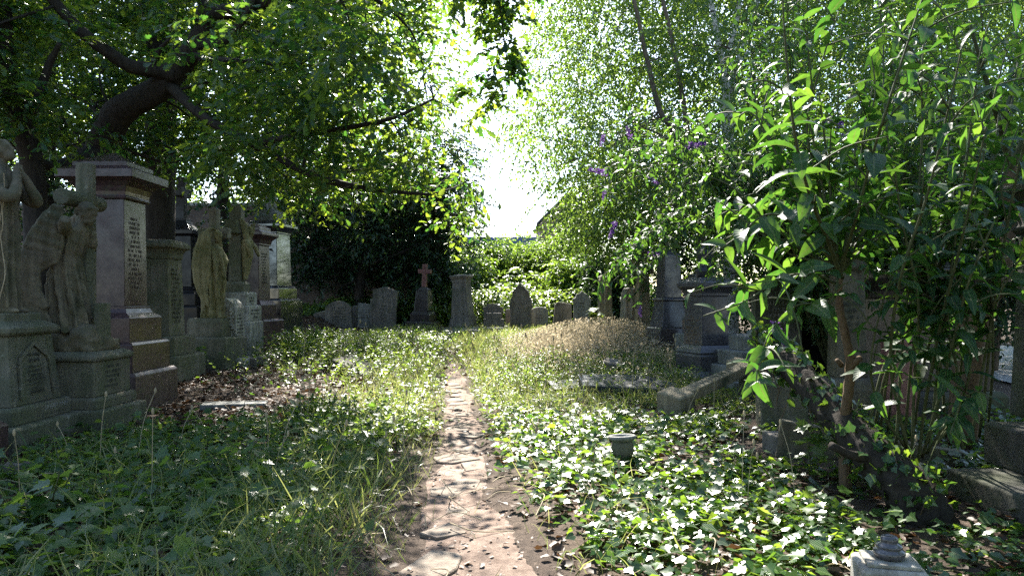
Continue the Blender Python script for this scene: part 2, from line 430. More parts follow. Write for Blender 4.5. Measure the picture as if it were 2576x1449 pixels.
def sprays(fol, r, base, d, ln, nl, t, size, droop=.35, tint=(.5, .25), cull=True, strong=.95, hang=.25, up=.9, keep=None):
    n = len(base); d = nrmz(d)
    tt = (np.arange(nl)[None, :] + r.random((n, nl)) * .6 + .2) / nl
    pos = base[:, None, :] + d[:, None, :] * (ln[:, None] * tt)[..., None]
    pos[..., 2] -= droop * ln[:, None] * tt ** 2
    side = nrmz(np.cross(d, UP) + 1e-3)
    sg = np.where(np.arange(nl) % 2 == 0, 1., -1.)[None, :, None]
    ld = side[:, None, :] * sg * .9 + d[:, None, :] * .7 + r.normal(size=(n, nl, 3)) * .35
    ld[..., 2] -= hang + droop * tt
    nn = UP[None, None, :] * up + r.normal(size=(n, nl, 3)) * .42
    pos = pos.reshape(-1, 3); ld = ld.reshape(-1, 3); nn = nn.reshape(-1, 3)
    ti = np.clip(np.repeat(r.normal(tint[0], tint[1], n), nl) + r.normal(0, .15, n * nl), 0, 1)
    k = np.ones(len(pos), bool)
    if cull: k &= opening(pos, r, strong)
    if keep is not None: k &= keep(pos)
    fol.add(t, pos[k], ld[k], nn[k], size * r.uniform(.65, 1.2, k.sum()), ti[k])

def in_ell(r, n, c, rad, shell=.5):
    q = nrmz(r.normal(size=(n, 3))); u = r.random(n) ** (1 / 3.) * (1 - shell) + shell * r.random(n) ** .15
    return np.array(c) + q * u[:, None] * np.array(rad), q

def clump(fol, r, c, rad, n, t, size, nl=8, ln=.45, **kw):
    b, q = in_ell(r, n, c, rad)
    d = q * .8 + r.normal(size=(n, 3)) * .5; d[:, 2] *= .6
    sprays(fol, r, b, d, ln * r.uniform(.6, 1.3, n), nl, t, size, **kw)

def tree(name, label, base, trunks, clumps, leaf, matl, matb, size, nl=8, ln=.5, cat='tree', group=None, seed=1, density=1., link=True, clab=None, reach=2.6, **kw):
    """trunks: list of polylines [(x,y,z,r)]; clumps: (centre, radii, n)"""
    r = np.random.default_rng(seed)
    root = thing(name, label, cat, tuple(base), group=group)
    mb = MB(); mbr = MB()
    b0 = np.array(base)
    allp = []
    for k, tr in enumerate(trunks):
        tr = np.array(tr, float); allp.append(catmull(tr, 5) if len(tr) > 2 else tr)
        q = tr.copy(); q[:, :3] -= b0
        mb.tube(q, 11 if tr[0, 3] > .1 else 8, .05, 6, seed + k)
    allp = np.concatenate(allp)
    f = Fol()
    for cl_ in clumps:
        c, rad, n = cl_[:3]; c = np.array(c); kk = dict(kw)
        if len(cl_) > 3: kk['strong'] = cl_[3]
        sz_, ln_ = (cl_[4], cl_[5]) if len(cl_) > 5 else (size, ln)
        dmin = np.linalg.norm(allp[:, :3] - c, axis=1).min()
        if link and dmin < reach:
            dd = np.linalg.norm(allp[:, :3] - c, axis=1); i = int(np.argmin(dd))
            a = allp[i]; mid = (a[:3] + c) / 2 + r.normal(size=3) * .12 * np.linalg.norm(a[:3] - c) + np.array([0, 0, .06 * np.linalg.norm(a[:3] - c)])
            r0 = min(a[3] * .5, .008 + .009 * np.linalg.norm(a[:3] - c))
            mbr.tube(np.array([[*(a[:3] - b0), r0], [*(mid - b0), r0 * .7], [*(c - b0), r0 * .35]]), 6, .05, 4)
            for q in range(3):
                e = c + nrmz(r.normal(size=3)) * np.array(rad) * .8
                mbr.tube(np.array([[*(mid * .3 + c * .7 - b0), r0 * .45], [*((c + e) / 2 - b0 + r.normal(size=3) * .05), r0 * .3], [*(e - b0), .004]]), 5, 0, 3)
        clump(f, r, c, rad, int(n * density), leaf, sz_, nl, ln_, **kk)
    mb.build('trunk', matb, root, smooth=True)
    if mbr.n: mbr.build('branches', M['barkg'] if matb is M['barkb'] else matb, root, smooth=True)
    f.build('crown', matl, root, label=clab)
    return root

def scat(r, n, x0, x1, y0, y1, keep):
    """random ground points weighted so that near ground gets more; keep(x,y)->probability"""
    x = r.uniform(x0, x1, n); y = y0 + (y1 - y0) * r.random(n) ** 1.35
    k = r.random(n) < keep(x, y)
    x, y = x[k], y[k]
    return np.stack([x, y, g(x, y)], 1)
# ------------------------------------------------------------------ monuments
def frame_for(face):
    return {'+x': ((0, 1, 0), (1, 0, 0)), '-x': ((0, -1, 0), (-1, 0, 0)), '-y': ((1, 0, 0), (0, -1, 0))}[face]

def lettering(parent, face, c, width, lh, nlines, mat, seed=0, slope=0., lift=.0025):
    """worn, no longer readable rows of cut letters on a face; c = top centre of the block"""
    r = np.random.default_rng(seed); U, N = (np.array(q, float) for q in frame_for(face)); V = UP + N * -slope
    mb = MB(); c = np.array(c, float) + N * lift
    for ln in range(nlines):
        w = width * r.uniform(.45, 1.); x = -w / 2
        y0 = -lh * (ln + 1); h = lh * .58
        while x < w / 2:
            for k in range(int(r.integers(2, 8))):
                lw = h * r.uniform(.5, .8)
                if x + lw > w / 2: break
                if r.random() < .85:
                    st = h * .20
                    segs = [(x, x + st, y0, y0 + h)]
                    q = r.random()
                    if q < .6: segs.append((x + lw - st, x + lw, y0 + (h * .4 if q < .2 else 0), y0 + h))
                    if q < .8: yy = y0 + h * r.choice([0, .42, .8]); segs.append((x + st, x + lw - st, yy, yy + st))
                    for a, b, e, d in segs:
                        p = [c + U * a + V * e, c + U * b + V * e, c + U * b + V * d, c + U * a + V * d]
                        mb.add(p + [q - N * .004 for q in p], [[0, 1, 2, 3], [7, 6, 5, 4], [0, 4, 5, 1], [1, 5, 6, 2], [2, 6, 7, 3], [3, 7, 4, 0]])
                x += lw + h * .22
            x += h * .6
    if mb.n: mb.build('inscription', mat, parent)

def words(parent, face, c, text, size, mat, lift=.003):
    U, N = (Vector(q) for q in frame_for(face)); cu = bpy.data.curves.new('inscription', 'FONT')
    cu.body = text; cu.size = size; cu.align_x = 'CENTER'; cu.extrude = .002; cu.materials.append(mat); cu.space_line = .95
    o = bpy.data.objects.new('inscription', cu); COL.objects.link(o); o.parent = parent
    m = Matrix((U, Vector((0, 0, 1)), N)).transposed().to_4x4(); m.translation = Vector(c) + N * lift
    o.matrix_local = m
    dg = bpy.context.evaluated_depsgraph_get(); dg.update()
    me = bpy.data.meshes.new_from_object(o.evaluated_get(dg)); me.materials.clear(); me.materials.append(mat); bpy.data.objects.remove(o)
    o = bpy.data.objects.new('inscription', me); COL.objects.link(o); o.parent = parent; o.matrix_local = m

def part(parent, name, prof, mat, c=(0, 0), bevel=.012, **kw):
    mb = MB(); mb.sq(prof, *c); return mb.build(name, mat, parent, bevel=bevel, **kw)

def sculpt(name, mb, mat, parent, voxel=.016, amp=.006, smooth=2, loc=(0, 0, 0), rot=(0, 0, 0), seed=0):
    """fuse overlapping closed shapes into ONE continuous carved surface"""
    me = mb.mesh('tmp'); o = bpy.data.objects.new('tmp', me); COL.objects.link(o)
    m = o.modifiers.new('r', 'REMESH'); m.mode = 'VOXEL'; m.voxel_size = voxel
    if smooth:
        s = o.modifiers.new('s', 'SMOOTH'); s.iterations = smooth; s.factor = .5
    dg = bpy.context.evaluated_depsgraph_get(); dg.update()
    out = bpy.data.meshes.new_from_object(o.evaluated_get(dg)); bpy.data.objects.remove(o)
    n = len(out.vertices); co = np.empty(n * 3); out.vertices.foreach_get('co', co); co = co.reshape(-1, 3)
    nr = np.empty(n * 3); out.vertices.foreach_get('normal', nr); nr = nr.reshape(-1, 3)
    d = np.sin(co[:, 0] * 31 + 3 * np.sin(co[:, 2] * 9) + seed) * np.cos(co[:, 1] * 27 + 2 * np.sin(co[:, 2] * 13)) + .6 * np.sin(co[:, 2] * 47 + co[:, 0] * 23)
    co += nr * (d * amp * .5)[:, None]
    out.vertices.foreach_set('co', co.ravel()); out.update(); out.name = name
    out.materials.clear(); out.materials.append(mat); out.shade_smooth()
    ob = bpy.data.objects.new(name, out); COL.objects.link(ob); ob.parent = parent; ob.location = loc; ob.rotation_euler = rot
    return ob

def robe(mb, rings, folds=11, depth=.1, twist=.9, seed=0, n=64):
    """rings: (z, cx, cy, rx, ry, foldstrength)"""
    q = np.array(rings, float); zz = np.linspace(q[0, 0], q[-1, 0], 44)
    a = np.arange(n) * 2 * math.pi / n; out = []
    rg = np.random.default_rng(seed); ph = rg.uniform(0, 6, 4)
    for z in zz:
        cx, cy, rx, ry, fs = [np.interp(z, q[:, 0], q[:, k]) for k in range(1, 6)]
        w = np.sin(folds * a + twist * z * 4 + ph[0] + .9 * np.sin(2 * a + ph[1])) + .5 * np.sin((folds * 1.7 // 1) * a - twist * z * 3 + ph[2])
        w = np.sign(w) * np.abs(w) ** .7
        rr = 1 + depth * fs * w * .6
        out.append(np.stack([cx + rx * np.cos(a) * rr, cy + ry * np.sin(a) * rr, np.full(n, z)], 1))
    mb.loft(out)

def head(mb, c, pitch=0., s=1., yaw=0., hair=True):
    """head facing +X: skull, jaw, nose, brow, hair roll and bun"""
    cp, sp = math.cos(pitch), math.sin(pitch); Rm = np.array([[cp, 0, -sp], [0, 1, 0], [sp, 0, cp]])
    cy, sy = math.cos(yaw), math.sin(yaw); Rm = np.array([[cy, -sy, 0], [sy, cy, 0], [0, 0, 1]]) @ Rm
    c = np.array(c)
    def e(o, r): mb.ell(c + Rm @ (np.array(o) * s), np.array(r) * s, rot=Rm)
    e((0, 0, .02), (.098, .078, .105)); e((.035, 0, -.06), (.062, .052, .062)); e((.10, 0, -.015), (.024, .014, .03))
    e((.085, 0, -.055), (.022, .024, .012)); e((.082, 0, .035), (.02, .05, .014)); e((.075, 0, -.095), (.024, .024, .02))
    for sg in (-1, 1): e((.0, .078 * sg, -.01), (.02, .012, .03))
    if hair:
        e((-.02, 0, .045), (.10, .09, .09)); e((-.10, 0, -.01), (.05, .05, .055))
        for k in range(-2, 3): e((.055 - .012 * abs(k), .034 * k, .085), (.03, .022, .025))

def limb(mb, pts, sides=12): mb.tube(np.array(pts, float), sides, 0, 5)
def hand(mb, c, d, up, s=1.):
    c = np.array(c, float); d = nrmz(np.array(d, float)); up = nrmz(np.array(up, float)); sd = np.cross(d, up)
    mb.ell(c, (.045 * s, .042 * s, .03 * s))
    for k in range(4):
        b = c + sd * (k - 1.5) * .02 * s; L = (.07, .085, .08, .06)[k] * s
        mb.tube(np.array([[*b, .011], [*(b + d * L * .6), .01], [*(b + d * L - up * .02), .008]]), 6, 0, 3)
    mb.tube(np.array([[*(c + sd * .04 * s), .012], [*(c + sd * .06 * s + d * .04), .01]]), 6, 0, 0)

def wing(parent, pts, mat, ydist, th, loc, rot=(0, 0, 0), seed=0, name='wing'):
    """pts: outline (x,z) of the wing; feather ridges follow its length"""
    mb = MB(); p = np.array(pts, float); c = p.mean(0)
    mb.prism([tuple(q) for q in p], th, 'y', ydist)
    mb.prism([tuple(c + (q - c) * .8 + np.array([-.01, .05])) for q in p], th * 1.6, 'y', ydist)
    lo, hi = p[:, 1].min(), p[:, 1].max()
    ob = sculpt(name, mb, mat, parent, .014, .004, 4, loc, rot, seed)
    me = ob.data; n = len(me.vertices); co = np.empty(n * 3); me.vertices.foreach_get('co', co); co = co.reshape(-1, 3)
    f = np.sin((co[:, 0] * 70 + 6 * np.sin((co[:, 2] - lo) * 2.2))) * .006 + np.where((co[:, 2] - lo) / (hi - lo) > .6, np.sin(co[:, 2] * 60 + co[:, 0] * 20) * .005, 0)
    co[:, 1] += f * np.sign(co[:, 1] - ydist); 
    co[:, 1] += -.25 * (co[:, 0] - p[:, 0].max()) ** 2 * np.sign(-ydist if ydist else 1) * 1.0
    me.vertices.foreach_set('co', co.ravel()); me.update(); return ob

STONES = 'monuments of the cemetery'
def mon(name, label, cat, x, y, rz=0., group=None, z=None, tilt=(0, 0), sink=.03):
    return thing(name, label, cat, (x, y, (gz(x, y) if z is None else z) - sink), rz, group, tilt)
ROWL, ROWR, ROWB = 'monuments in the left hand row', 'monuments along the right hand side', 'headstones across the back of the clearing'

# L0: cropped granite block at the picture edge
t = mon('tomb_base', 'pink granite monument base cut off by the left edge of the photo', 'monument', -4.95, 5.98, R(2), ROWL)
part(t, 'base', [(.5, .5, -.1), (.5, .5, .42), (.44, .44, .47)], M['pink'])
part(t, 'pedestal', [(.36, .36, .47), (.36, .36, .86), (.3, .3, .92)], M['pink'])

# statue A: praying woman
t = mon('statue_monument', 'mossy monument with a woman statue praying, face lifted and hands clasped', 'monument', -5.28, 7.45, R(2), ROWL)
part(t, 'lower_plinth', [(.60, .64, -.12), (.60, .64, .27), (.57, .61, .29)], M['moss'])
part(t, 'plinth', [(.50, .50, .29), (.50, .50, .43), (.48, .48, .46)], M['moss'])
ped = part(t, 'pedestal', [(.44, .42, .46), (.37, .36, 1.15)], M['moss'])
# arched recess framed on the front
arch = [(-.27, .53), (-.25, .86), (-.22, .93), (-.13, .98), (0, 1.07), (.13, .98), (.22, .93), (.25, .86), (.27, .53)]
mb = MB()
for a, b in zip(arch[:-1], arch[1:]):
    dx, dz = b[0] - a[0], b[1] - a[1]; L = math.hypot(dx, dz); nx, nz = -dz / L * .02, dx / L * .02
    q = []
    for (u, z), s in ((a, -1), (b, -1), (b, 1), (a, 1)):
        q.append((.448 - .07 * (z - .46) / .69 , u + nx * s, z + nz * s))
    mb.add(q + [(p[0] + .018, p[1], p[2]) for p in q], [[0, 1, 2, 3], [4, 5, 6, 7], [0, 1, 5, 4], [1, 2, 6, 5], [2, 3, 7, 6], [3, 0, 4, 7]])
mb.build('arch_moulding', M['moss'], ped)
for txt, zz, sz in (('IN LOVING', .935, .042), ('SELINA', .875, .055), ('EDWARD', .56, .05)):
    words(t, '+x', (.4425 - .1014 * (zz - .46) + .004, 0, zz), txt, sz, M['engr'])
lettering(t, '+x', (.417, 0, .86), .42, .043, 6, M['engr'], 3, .10)
part(t, 'cornice', [(.40, .39, 1.15), (.43, .42, 1.18), (.43, .42, 1.23), (.36, .35, 1.27), (.30, .30, 1.29), (.30, .30, 1.37)], M['moss'])
words(t, '+x', (.500, .22, .375), 'SARAH ANN', .075, M['engrl'])
lettering(t, '+x', (.500, .16, .37), .55, .05, 1, M['engr'], 4)
mb = MB()
robe(mb, [(0, -.02, 0, .17, .20, .9), (.06, -.02, 0, .18, .20, 1), (.45, -.02, 0, .165, .19, 1), (.85, -.01, 0, .165, .19, .8), (1.08, 0, 0, .14, .165, .6), (1.28, .02, 0, .155, .19, .6), (1.42, .0, 0, .13, .19, .35), (1.50, -.0, 0, .07, .085, 0), (1.56, .0, 0, .055, .06, 0)], 13, .30, .3, 1)
head(mb, (.03, 0, 1.655), R(22))
for s in (-1, 1):
    limb(mb, [(0, .18 * s, 1.40, .075), (.12, .23 * s, 1.22, .072), (.25, .20 * s, 1.17, .062), (.23, .10 * s, 1.32, .048), (.19, .03 * s, 1.44, .036)])
    mb.ell((.13, .08 * s, .03), (.12, .045, .035))
    hand(mb, (.185, .022 * s, 1.47), (.1, -.3 * s, .7), (1, 0, 0), .9)
robe(mb, [(.55, -.12, 0, .12, .2, 1), (1.0, -.10, 0, .12, .2, 1), (1.4, -.06, 0, .1, .18, .4)], 9, .25, .4, 4)
st = sculpt('statue', mb, M['statue'], t, .012, .006, 1, (.06, 0, 1.36))
mb = MB()
for k in range(6):
    r_ = np.random.default_rng(k); y = r_.uniform(-.2, -.05); x = r_.uniform(-.1, .15)
    mb.tube(np.array([[x + .04 * math.sin(j * 1.7 + k), y - .06 - .03 * math.cos(j + k), 1.4 - .25 * j, .005] for j in range(6)]), 5, 0, 4)
mb.build('dead_ivy_stems', M['straw'], t, loc=(.06, 0, 1.36))

# small scroll stone glimpsed between
t = mon('scroll_headstone', 'small grey carved scroll stone glimpsed between the praying statue and the angel', 'headstone', X(58, 9.2), 9.2, R(10), ROWL)
mb = MB(); mb.box(-.12, .12, -.09, .09, -.1, 1.42); mb.build('shaft', M['grey'], t, bevel=.02)
mb = MB(); mb.lathe([(.02, -.11), (.12, -.11), (.12, .11), (.02, .11)], 16, (0, 0, 0)); o = mb.build('scroll', M['grey'], t, loc=(0, 0, 1.46)); o.rotation_euler = (R(90), 0, 0)
part(t, 'base', [(.22, .2, -.1), (.22, .2, .4), (.16, .14, .46)], M['grey'])

# angel B
t = mon('angel_monument', 'mossy winged angel bowed against a broken stone cross, its arm broken off', 'monument', -5.0, 8.42, R(-1), ROWL)
part(t, 'lower_plinth', [(.56, .47, -.12), (.56, .47, .30), (.53, .44, .31)], M['moss'])
part(t, 'plinth', [(.47, .41, .31), (.47, .41, .41), (.45, .39, .44)], M['moss'])
part(t, 'pedestal', [(.41, .37, .44), (.41, .37, .83)], M['moss'])
lettering(t, '+x', (.412, 0, .80), .4, .055, 5, M['engr'], 8)
part(t, 'cornice', [(.43, .39, .83), (.45, .41, .86), (.44, .40, .90), (.36, .34, .94)], M['moss'], bevel=.02)
mb = MB()
rg = np.random.default_rng(3)
for k in range(16):
    mb.ell((rg.uniform(-.33, .27), rg.uniform(-.26, .26), .99 + rg.uniform(-.03, .13)), rg.uniform(.1, .2, 3) * np.array([1, 1, .7]))
mb.box(-.36, .33, -.3, .3, .93, 1.06)
sculpt('rock', mb, M['statue'], t, .022, .02, 1)
part(t, 'tablet', [(.03, .13, 1.0), (.03, .12, 1.48)], M['moss'], (.30, -.02))
cr = MB(); cr.tube([[0, 0, 1.1, .115], [.0, 0, 2.2, .11], [0, 0, 3.10, .105]], 9, .02, 3); 
cr.tube([[.0, -.46, 2.66, .095], [0, -.1, 2.66, .09], [0, .3, 2.66, .09]], 12, .02, 3)
cr.build('cross', M['moss'], t, loc=(.02, .12, 0), bevel=.01)
mb = MB()
robe(mb, [(0, 0, 0, .20, .19, 1), (.05, 0, 0, .21, .20, 1), (.4, -.02, 0, .18, .18, 1), (.65, -.04, 0, .165, .175, .8), (.84, -.02, 0, .13, .15, .4), (1.0, .03, 0, .135, .17, .6), (1.14, .08, 0, .12, .165, .4), (1.22, .13, 0, .07, .08, 0), (1.28, .16, 0, .05, .055, 0)], 12, .34, 1.4, 7)
head(mb, (.215, -.02, 1.335), R(-25), 1.02)
limb(mb, [(.06, -.16, 1.13, .075), (.10, -.25, 1.17, .07), (.16, -.33, 1.25, .055)])
limb(mb, [(.08, .16, 1.12, .07), (.12, .22, 1.0, .065), (.14, .16, 1.2, .05), (.08, .1, 1.34, .04)])
for s in (-1, 1): mb.ell((.15, .1 * s - .02, .03), (.12, .045, .035))
sculpt('statue', mb, M['statue'], t, .012, .008, 1, (-.02, -.12, 1.15))
wo = [((px - 165) * .00457, (811 - py) * .00457) for px, py in ((152, 497), (128, 520), (104, 556), (85, 600), (73, 640), (69, 690), (78, 735), (100, 772), (140, 795), (148, 785), (128, 745), (120, 700), (122, 665), (140, 652), (160, 642), (172, 600), (172, 545), (170, 505))]
wing(t, wo, M['statue'], -.22, .06, (-.02, -.12, 1.15), (0, 0, R(10)), 1)
wing(t, wo, M['statue'], .22, .06, (-.02, -.12, 1.15), (0, 0, R(-10)), 2)

# L4: the tall pink granite monument
t = mon('granite_monument', 'tallest pink granite pedestal monument with stepped base and pyramid cap', 'monument', -5.45, 10.02, 0, ROWL)
part(t, 'base', [(.60, .60, -.12), (.60, .60, .53), (.565, .565, .57)], M['pinkrough'])
part(t, 'lower_step', [(.52, .52, .57), (.52, .52, .93), (.49, .49, .96)], M['pink'], bevel=.006)
part(t, 'upper_step', [(.44, .44, .96), (.44, .44, 1.28), (.40, .40, 1.315), (.355, .355, 1.345), (.33, .33, 1.40), (.33, .33, 1.43)], M['pink'], bevel=.005)
part(t, 'shaft', [(.305, .305, 1.43), (.285, .285, 2.86)], M['pink'], bevel=.006)
lettering(t, '+x', (.290, 0, 2.66), .42, .062, 16, M['engrp'], 12, .014)
cap = part(t, 'cap', [(.32, .32, 2.86), (.335, .335, 2.885), (.32, .32, 2.91), (.325, .325, 2.96), (.35, .35, 3.03), (.40, .40, 3.085), (.455, .455, 3.11), (.505, .505, 3.125), (.505, .505, 3.23), (.36, .36, 3.29)], M['pink'], bevel=.005)
part(cap, 'pyramid_top', [(.36, .36, 3.29), (.36, .36, 3.35), (.02, .02, 3.52)], M['pink'], bevel=.004)

# L5 green grey pillar
t = mon('stone_pillar', 'greenish sandstone pillar with a flat moulded cap beside the tall pink monument', 'monument', -6.22, 12.85, R(2), ROWL)
part(t, 'base', [(.60, .60, -.15), (.60, .60, .34), (.58, .58, .37)], M['moss'])
part(t, 'plinth', [(.47, .47, .37), (.47, .47, .66), (.44, .44, .70)], M['moss'])
part(t, 'shaft', [(.34, .335, .70), (.29, .29, 2.03)], M['moss'])
lettering(t, '+x', (.310, 0, 1.9), .4, .075, 13, M['engr'], 15, .037)
part(t, 'cap', [(.30, .30, 2.03), (.31, .31, 2.07), (.31, .31, 2.13), (.35, .35, 2.20), (.41, .41, 2.23), (.41, .41, 2.29), (.34, .34, 2.36)], M['moss'])

# L6 black cross
t = mon('cross_monument', 'tall polished black granite cross on a moulded pedestal behind the sandstone pillar', 'monument', X(457, 17.2), 17.2, R(1), ROWL)
part(t, 'base', [(.62, .62, -.2), (.62, .62, .72), (.58, .58, .76)], M['black'])
part(t, 'plinth', [(.54, .54, .76), (.54, .54, 1.02), (.50, .50, 1.06), (.47, .47, 1.10), (.49, .49, 1.14), (.44, .44, 1.18)], M['black'])
part(t, 'shaft', [(.40, .40, 1.18), (.37, .37, 2.36)], M['black'])
part(t, 'cap', [(.38, .38, 2.36), (.45, .45, 2.40), (.45, .45, 2.50), (.33, .33, 2.55), (.22, .22, 2.64), (.17, .17, 2.74), (.17, .17, 2.78)], M['black'])
mb = MB(); mb.prism([(-.10, 2.78), (.10, 2.78), (.085, 3.30), (.30, 3.30), (.30, 3.50), (.085, 3.50), (.085, 3.76), (-.085, 3.76), (-.085, 3.50), (-.30, 3.50), (-.30, 3.30), (-.085, 3.30)], .2, 'x')
mb.build('cross', M['black'], t, bevel=.01)

# L7 angel C
t = mon('angel_monument', 'green weathered angel with one arm raised to her head, standing before a cross', 'monument', X(536, 14.6), 14.6, R(-8), ROWL)
part(t, 'plinth', [(.50, .42, -.2), (.50, .42, .56), (.46, .38, .60)], M['moss'])
part(t, 'pedestal', [(.36, .34, .60), (.36, .34, .88), (.33, .31, .96)], M['moss'])
mb = MB(); mb.prism([(-.10, .96), (.10, .96), (.085, 2.55), (.32, 2.55), (.32, 2.76), (.085, 2.76), (.085, 3.15), (-.085, 3.15), (-.085, 2.76), (-.32, 2.76), (-.32, 2.55), (-.085, 2.55)], .16, 'y', .16)
mb.build('cross', M['moss'], t, bevel=.015, loc=(-.06, 0, 0))
mb = MB()
robe(mb, [(0, .02, 0, .20, .19, 1), (.06, .02, 0, .20, .19, 1), (.35, .03, 0, .19, .18, 1), (.75, .05, 0, .205, .19, 1), (1.1, .06, 0, .20, .19, .9), (1.38, .04, 0, .16, .19, .5), (1.46, .05, 0, .08, .09, 0), (1.52, .07, 0, .055, .06, 0)], 9, .34, 1.2, 21)
head(mb, (.12, -.02, 1.62), R(-18))
limb(mb, [(.02, -.17, 1.36, .08), (-.04, -.22, 1.50, .075), (-.0, -.2, 1.66, .06), (.05, -.14, 1.76, .045)]); hand(mb, (.07, -.12, 1.77), (.9, .3, 0), (0, 0, 1))
limb(mb, [(.06, .17, 1.36, .075), (.18, .2, 1.15, .065), (.2, .05, 1.2, .05)])
for s in (-1, 1): mb.ell((.18, .08 * s, .03), (.11, .045, .035))
sculpt('statue', mb, M['angelgreen'], t, .014, .007, 1, (0, -.05, .95))
wo = [((px - 540) * .0080, (790 - py) * .0080) for px, py in ((532, 573), (520, 585), (506, 620), (501, 660), (506, 700), (518, 735), (534, 758), (543, 762), (540, 720), (546, 680), (548, 630), (546, 590))]
wing(t, wo, M['angelgreen'], -.21, .06, (.02, -.05, .95), (0, 0, R(8)), 3)
wing(t, wo, M['angelgreen'], .21, .06, (.02, -.05, .95), (0, 0, R(-8)), 4)

# L8 cross with winged figure
t = mon('cross_monument', 'stepped stone cross with a small winged figure carved on its front', 'monument', -6.12, 16.28, 0, ROWL)
part(t, 'base', [(.44, .44, -.2), (.44, .44, .72), (.42, .42, .74)], M['pale'])
part(t, 'lower_step', [(.41, .41, .74), (.41, .41, 1.06), (.38, .38, 1.09)], M['pale'])
part(t, 'upper_step', [(.33, .33, 1.09), (.33, .33, 1.34), (.30, .30, 1.38)], M['pale'])
part(t, 'plinth', [(.22, .22, 1.38), (.22, .22, 1.56), (.17, .17, 1.62)], M['moss'])
lettering(t, '+x', (.412, 0, 1.03), .6, .075, 3, M['engr'], 21)
lettering(t, '+x', (.332, 0, 1.30), .45, .07, 2, M['engr'], 22)
mb = MB(); mb.prism([(-.17, 1.62), (.17, 1.62), (.14, 2.66), (.38, 2.66), (.38, 2.95), (.13, 2.95), (.13, 3.30), (-.13, 3.30), (-.13, 2.95), (-.38, 2.95), (-.38, 2.66), (-.14, 2.66)], .26, 'x')
mb.build('cross', M['moss'], t, bevel=.015)
mb = MB()
robe(mb, [(0, .0, 0, .05, .06, .4), (.25, .02, 0, .09, .09, 1), (.55, .05, 0, .12, .13, 1), (.85, .04, 0, .11, .14, .6), (.97, .04, 0, .05, .06, 0), (1.02, .05, 0, .04, .045, 0)], 8, .22, 1, 5)
head(mb, (.09, 0, 1.09), R(-10), .75)
limb(mb, [(.06, -.12, .88, .055), (.14, -.15, .70, .05), (.16, -.1, .5, .035)]); limb(mb, [(.06, .12, .88, .055), (.16, .18, .72, .05), (.24, .2, .52, .035)])
sculpt('statue', mb, M['angelgreen'], t, .014, .006, 1, (.18, 0, 1.66))
wo2 = [(.0, .72), (-.05, .85), (-.16, 1.3), (-.12, 1.38), (.02, 1.2), (.06, .9)]
wing(t, wo2, M['angelgreen'], -.13, .04, (.20, 0, 1.66), (0, 0, R(25)), 5)
wing(t, [(.0, .72), (.0, .9), (.1, 1.22), (.2, 1.28), (.17, 1.05), (.08, .8)], M['angelgreen'], .12, .04, (.20, 0, 1.66), (0, 0, R(15)), 6)

# L9 scroll topped short stone
t = mon('scroll_headstone', 'short pale stone with a rolled scroll top and carved edge in front of the angel', 'headstone', -5.62, 14.85, R(1), ROWL, tilt=(0, R(-2)))
mb = MB(); mb.prism([(-.16, -.1), (.13, -.1), (.13, 1.20), (.10, 1.30), (.02, 1.36), (-.1, 1.34), (-.16, 1.22)], .52, 'y'); mb.build('slab', M['pale'], t, bevel=.02)
mb = MB(); mb.lathe([(.03, -.29), (.10, -.28), (.10, .28), (.03, .29)], 16); o = mb.build('scroll', M['pale'], t, loc=(-.06, 0, 1.30)); o.rotation_euler = (R(90), 0, 0)
part(t, 'base', [(.26, .36, -.1), (.26, .36, .14), (.2, .32, .2)], M['pale'], bevel=.03)
mb = MB()
rg = np.random.default_rng(9)
for k in range(26):
    mb.ell((rg.uniform(.02, .13), -.27 + rg.uniform(-.02, .02), .25 + k * .036), (.035, .03, .03), 8, 5)
mb.build('carved_vine', M['pale'], t, smooth=True)
lettering(t, '+x', (.132, 0, 1.1), .4, .07, 9, M['engr'], 24)
part(t, 'footing', [(.16, .16, -.1), (.16, .16, .16)], M['pale'], (.36, .32))

# L10 pink pillar
t = mon('granite_pillar', 'slim pink granite pillar with a moulded cap and dark lettering', 'monument', -6.42, 18.25, R(-9), ROWL)
part(t, 'base', [(.52, .52, -.3), (.52, .52, .50), (.49, .49, .54)], M['pink'])
part(t, 'plinth', [(.38, .40, .54), (.38, .40, .90), (.33, .35, .96), (.30, .32, 1.0)], M['pink'])
part(t, 'shaft', [(.27, .29, 1.0), (.25, .27, 2.36)], M['pink'])
lettering(t, '+x', (.255, 0, 2.2), .34, .07, 11, M['engr'], 31, .015)
part(t, 'cap', [(.28, .30, 2.36), (.28, .30, 2.40), (.31, .33, 2.50), (.40, .42, 2.58), (.42, .45, 2.60), (.42, .45, 2.68), (.28, .3, 2.72), (.28, .3, 2.80), (.05, .05, 2.92)], M['pink'])

# L11 dark pillar with statue
t = mon('statue_pillar', 'dark granite pillar carrying a small robed figure half hidden by leaves', 'monument', -6.9, 20.9, R(-10), ROWL)
part(t, 'base', [(.66, .66, -.3), (.66, .66, .74), (.62, .62, .78)], M['blackp'])
part(t, 'plinth', [(.54, .54, .78), (.54, .54, 1.08), (.48, .48, 1.14)], M['blackp'])
part(t, 'shaft', [(.43, .43, 1.14), (.39, .39, 2.62)], M['blackp'])
part(t, 'cap', [(.42, .42, 2.62), (.42, .42, 2.66), (.48, .48, 2.76), (.56, .56, 2.80), (.56, .56, 2.88), (.36, .36, 2.98)], M['blackp'])
part(t, 'statue_base', [(.33, .33, 2.98), (.33, .33, 3.12), (.28, .28, 3.30)], M['grey'])
mb = MB()
robe(mb, [(0, 0, 0, .17, .17, 1), (.4, 0, 0, .15, .16, 1), (.75, .0, 0, .15, .16, .8), (1.0, .02, 0, .13, .17, .5), (1.1, .02, 0, .06, .07, 0), (1.16, .03, 0, .045, .05, 0)], 10, .2, 1, 13)
